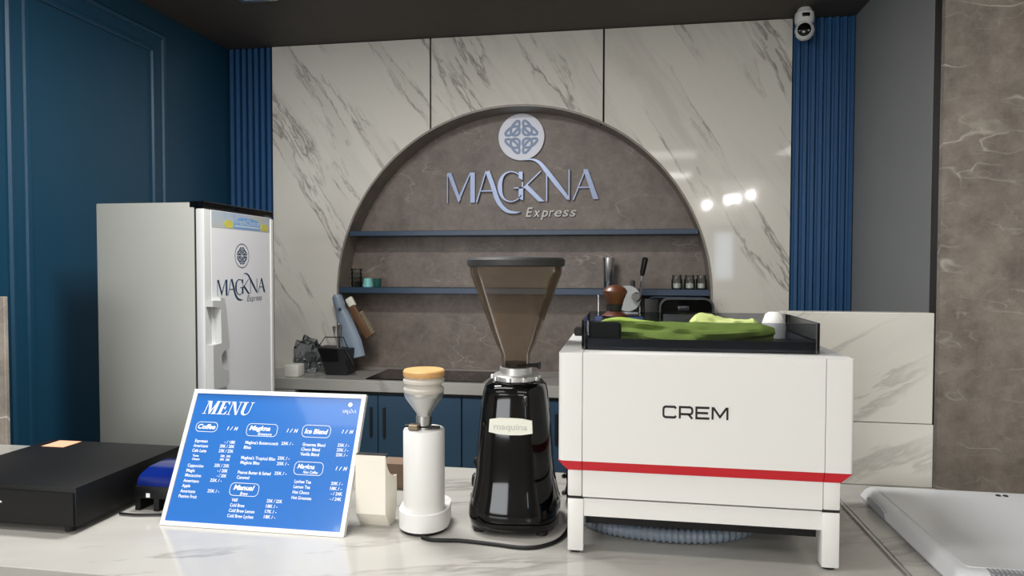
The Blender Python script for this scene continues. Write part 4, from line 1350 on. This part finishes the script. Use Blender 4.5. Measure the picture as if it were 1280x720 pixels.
# ------------------------------------------------------------------ black cash drawer
cd = thing('cash_drawer', 'low black steel cash drawer with peach label on the counter at left', 'cash drawer', (-1.39, 1.49, ZF))
DX0, DX1, DY0, DY1, DZ0, DZ1 = -1.590, -1.188, 1.306, 1.670, 0.966, 1.054
dbody = obj('body', G().rbox(DX0, DX1, DY0 + 0.004, DY1, DZ0, DZ1, 0.0025, 2), M_BLACKM, cd)
obj('drawer_front', G().rbox(DX0 + 0.004, DX1 - 0.004, DY0, DY0 + 0.005, DZ0 + 0.002, DZ1 - 0.012, 0.001, 1), M_BLACKM, cd)
obj('badge', G().rbox(-1.400, -1.373, DY0 - 0.0012, DY0 - 0.0002, 1.012, 1.016, 0.0003, 1), M_INK, cd)
for fx in (DX0 + 0.03, DX1 - 0.032):
    for fy in (DY0 + 0.022, DY1 - 0.03):
        obj('foot', G().lathe([(0, 0), (0.010, 0), (0.012, 0.018), (0, 0.018)], (fx, fy, ZF), 16), M_RUBBER, cd)
obj('paper_label', G().box(-1.555, -1.487, 1.600, 1.662, DZ1 + 0.0002, DZ1 + 0.0008), M_PEACH, cd)

# receipt printer with blue film behind the menu
rp2 = thing('receipt_printer', 'small black device with shiny blue top half hidden behind the menu board', 'printer', (-1.15, 1.60, ZF))
PX0, PX1, PY0, PY1 = -1.170, -1.03, 1.465, 1.60
obj('body', G().rbox(PX0, PX1, PY0, PY1, ZF + 0.030, ZF + 0.060, 0.004), M_BLACK, rp2)
for a in (PX0 + 0.002, PX0 + 0.052, PX1 - 0.02):
    obj('leg', G().box(a, a + 0.014, PY0 + 0.002, PY0 + 0.10, ZF, ZF + 0.031), M_BLACK, rp2)
obj('sticker', G().box(PX0 + 0.034, PX0 + 0.044, PY0 - 0.0012, PY0 - 0.0002, ZF + 0.034, ZF + 0.044), M_INK, rp2)
P = [(PY0 + 0.004, ZF + 0.060), (PY0 + 0.006, ZF + 0.072), (PY0 + 0.016, ZF + 0.084), (PY0 + 0.05, ZF + 0.094), (PY1 - 0.02, ZF + 0.096), (PY1 - 0.004, ZF + 0.090), (PY1 - 0.004, ZF + 0.060)]
obj('blue_cover', G().prism(P, PX0 + 0.006, PX1 - 0.006, map=YZ), M_BLUEFILM, rp2)

# ------------------------------------------------------------------ white flat appliance at the right
fl = thing('flat_white_appliance', 'flat white plastic appliance with sloping edges lying at the right counter end', 'appliance', (0.98, 1.6, ZE))
AX0, AX1, AY0, AY1, AZ = 0.592, 1.30, 1.325, 1.845, 0.992
def loft(rings):
    n = len(rings[0])
    vs = [p for r in rings for p in r]
    fs = [tuple(range(n))[::-1], tuple(range((len(rings) - 1) * n, len(rings) * n))]
    for i in range(len(rings) - 1):
        for k in range(n):
            fs.append((i * n + k, i * n + (k + 1) % n, (i + 1) * n + (k + 1) % n, (i + 1) * n + k))
    return G().add(vs, fs)
ring = lambda d, z, r: [(a, b, z) for a, b in rr_xy(AX0 + d, AX1 - d, AY0 + d, AY1 - d, r)]
obj('shell', loft([ring(0.006, ZE, 0.014), ring(0.001, ZE + 0.004, 0.018), ring(0.0, ZE + 0.008, 0.018), ring(0.008, AZ - 0.010, 0.020), ring(0.014, AZ - 0.003, 0.020), ring(0.022, AZ, 0.018)]), M_DEVICE, fl)
obj('inset_top', loft([ring(0.030, AZ + 0.0002, 0.012), ring(0.030, AZ + 0.0016, 0.012)]), M_DEVICE, fl)
obj('side_grip', G().prism([(1.66, 0.966), (1.675, 0.962), (1.765, 0.962), (1.785, 0.968), (1.775, 0.980), (1.755, 0.983), (1.690, 0.983), (1.67, 0.978)], AX0 + 0.0000, AX0 + 0.0045, map=YZ), mat('grip_grey', (168, 171, 180), 0.35), fl)
for k in range(2):
    obj('screw_cap', G().lathe([(0, 0), (0.006, 0), (0.005, 0.002), (0, 0.0025)], (0.890 + k * 0.016, 1.792, AZ + 0.0016), 14), M_BLACK, fl)
g = G()
for k in range(9):
    g.box(0.655 + k * 0.008, 0.660 + k * 0.008, AY0 + 0.006, AY0 + 0.030, AZ - 0.0080, AZ + 0.0006)
obj('vent_slots', g, mat('vent_grey', (150, 153, 158), 0.4), fl)

# ------------------------------------------------------------------ hose and cords
hp_ = spline([(-0.095, 1.60, 0.967), (-0.065, 1.53, 0.967), (-0.01, 1.497, 0.967), (0.06, 1.484, 0.967), (0.13, 1.482, 0.967), (0.20, 1.498, 0.967), (0.27, 1.55, 0.967), (0.32, 1.64, 0.967)], 22)
tag(obj('drain_hose', G().tube(hp_, [0.0150 + 0.0016 * (1 if (i // 2) % 2 else -1) for i in range(len(hp_))], 14), M_HOSE, smooth=60), 'grey corrugated drain hose on the counter under the espresso machine', 'hose')
zc_ = ZF + 0.0045
tag(obj('power_cord', G().tube(spline([(-0.430, 1.412, zc_), (-0.400, 1.402, zc_), (-0.34, 1.408, zc_), (-0.27, 1.402, zc_), (-0.20, 1.395, zc_), (-0.155, 1.420, zc_), (-0.128, 1.47, zc_), (-0.118, 1.56, zc_)], 8), 0.0042, 8), M_BLACK),
    'thin black power cord running in front of the black grinder', 'cord', 'black cords on the counter')
cz2 = ZF + 0.006
loop = []
for i in range(60):
    a = i * 0.36
    loop.append((-0.141 + 0.006 * math.cos(a), 1.69 + 0.03 * math.sin(a), cz2 + 0.0024 * i))
tag(obj('coiled_cord', G().tube(loop, 0.005, 8), M_BLACK), 'coiled black cord between the black grinder and the espresso machine', 'cord', 'black cords on the counter')
tag(obj('drawer_cable', G().tube(spline([(-1.18, 1.43, zc_), (-1.13, 1.43, zc_), (-1.06, 1.445, zc_), (-1.00, 1.47, zc_)], 8), 0.003, 8), M_BLACK),
    'thin black cable from the cash drawer to behind the menu board', 'cord', 'black cords on the counter')
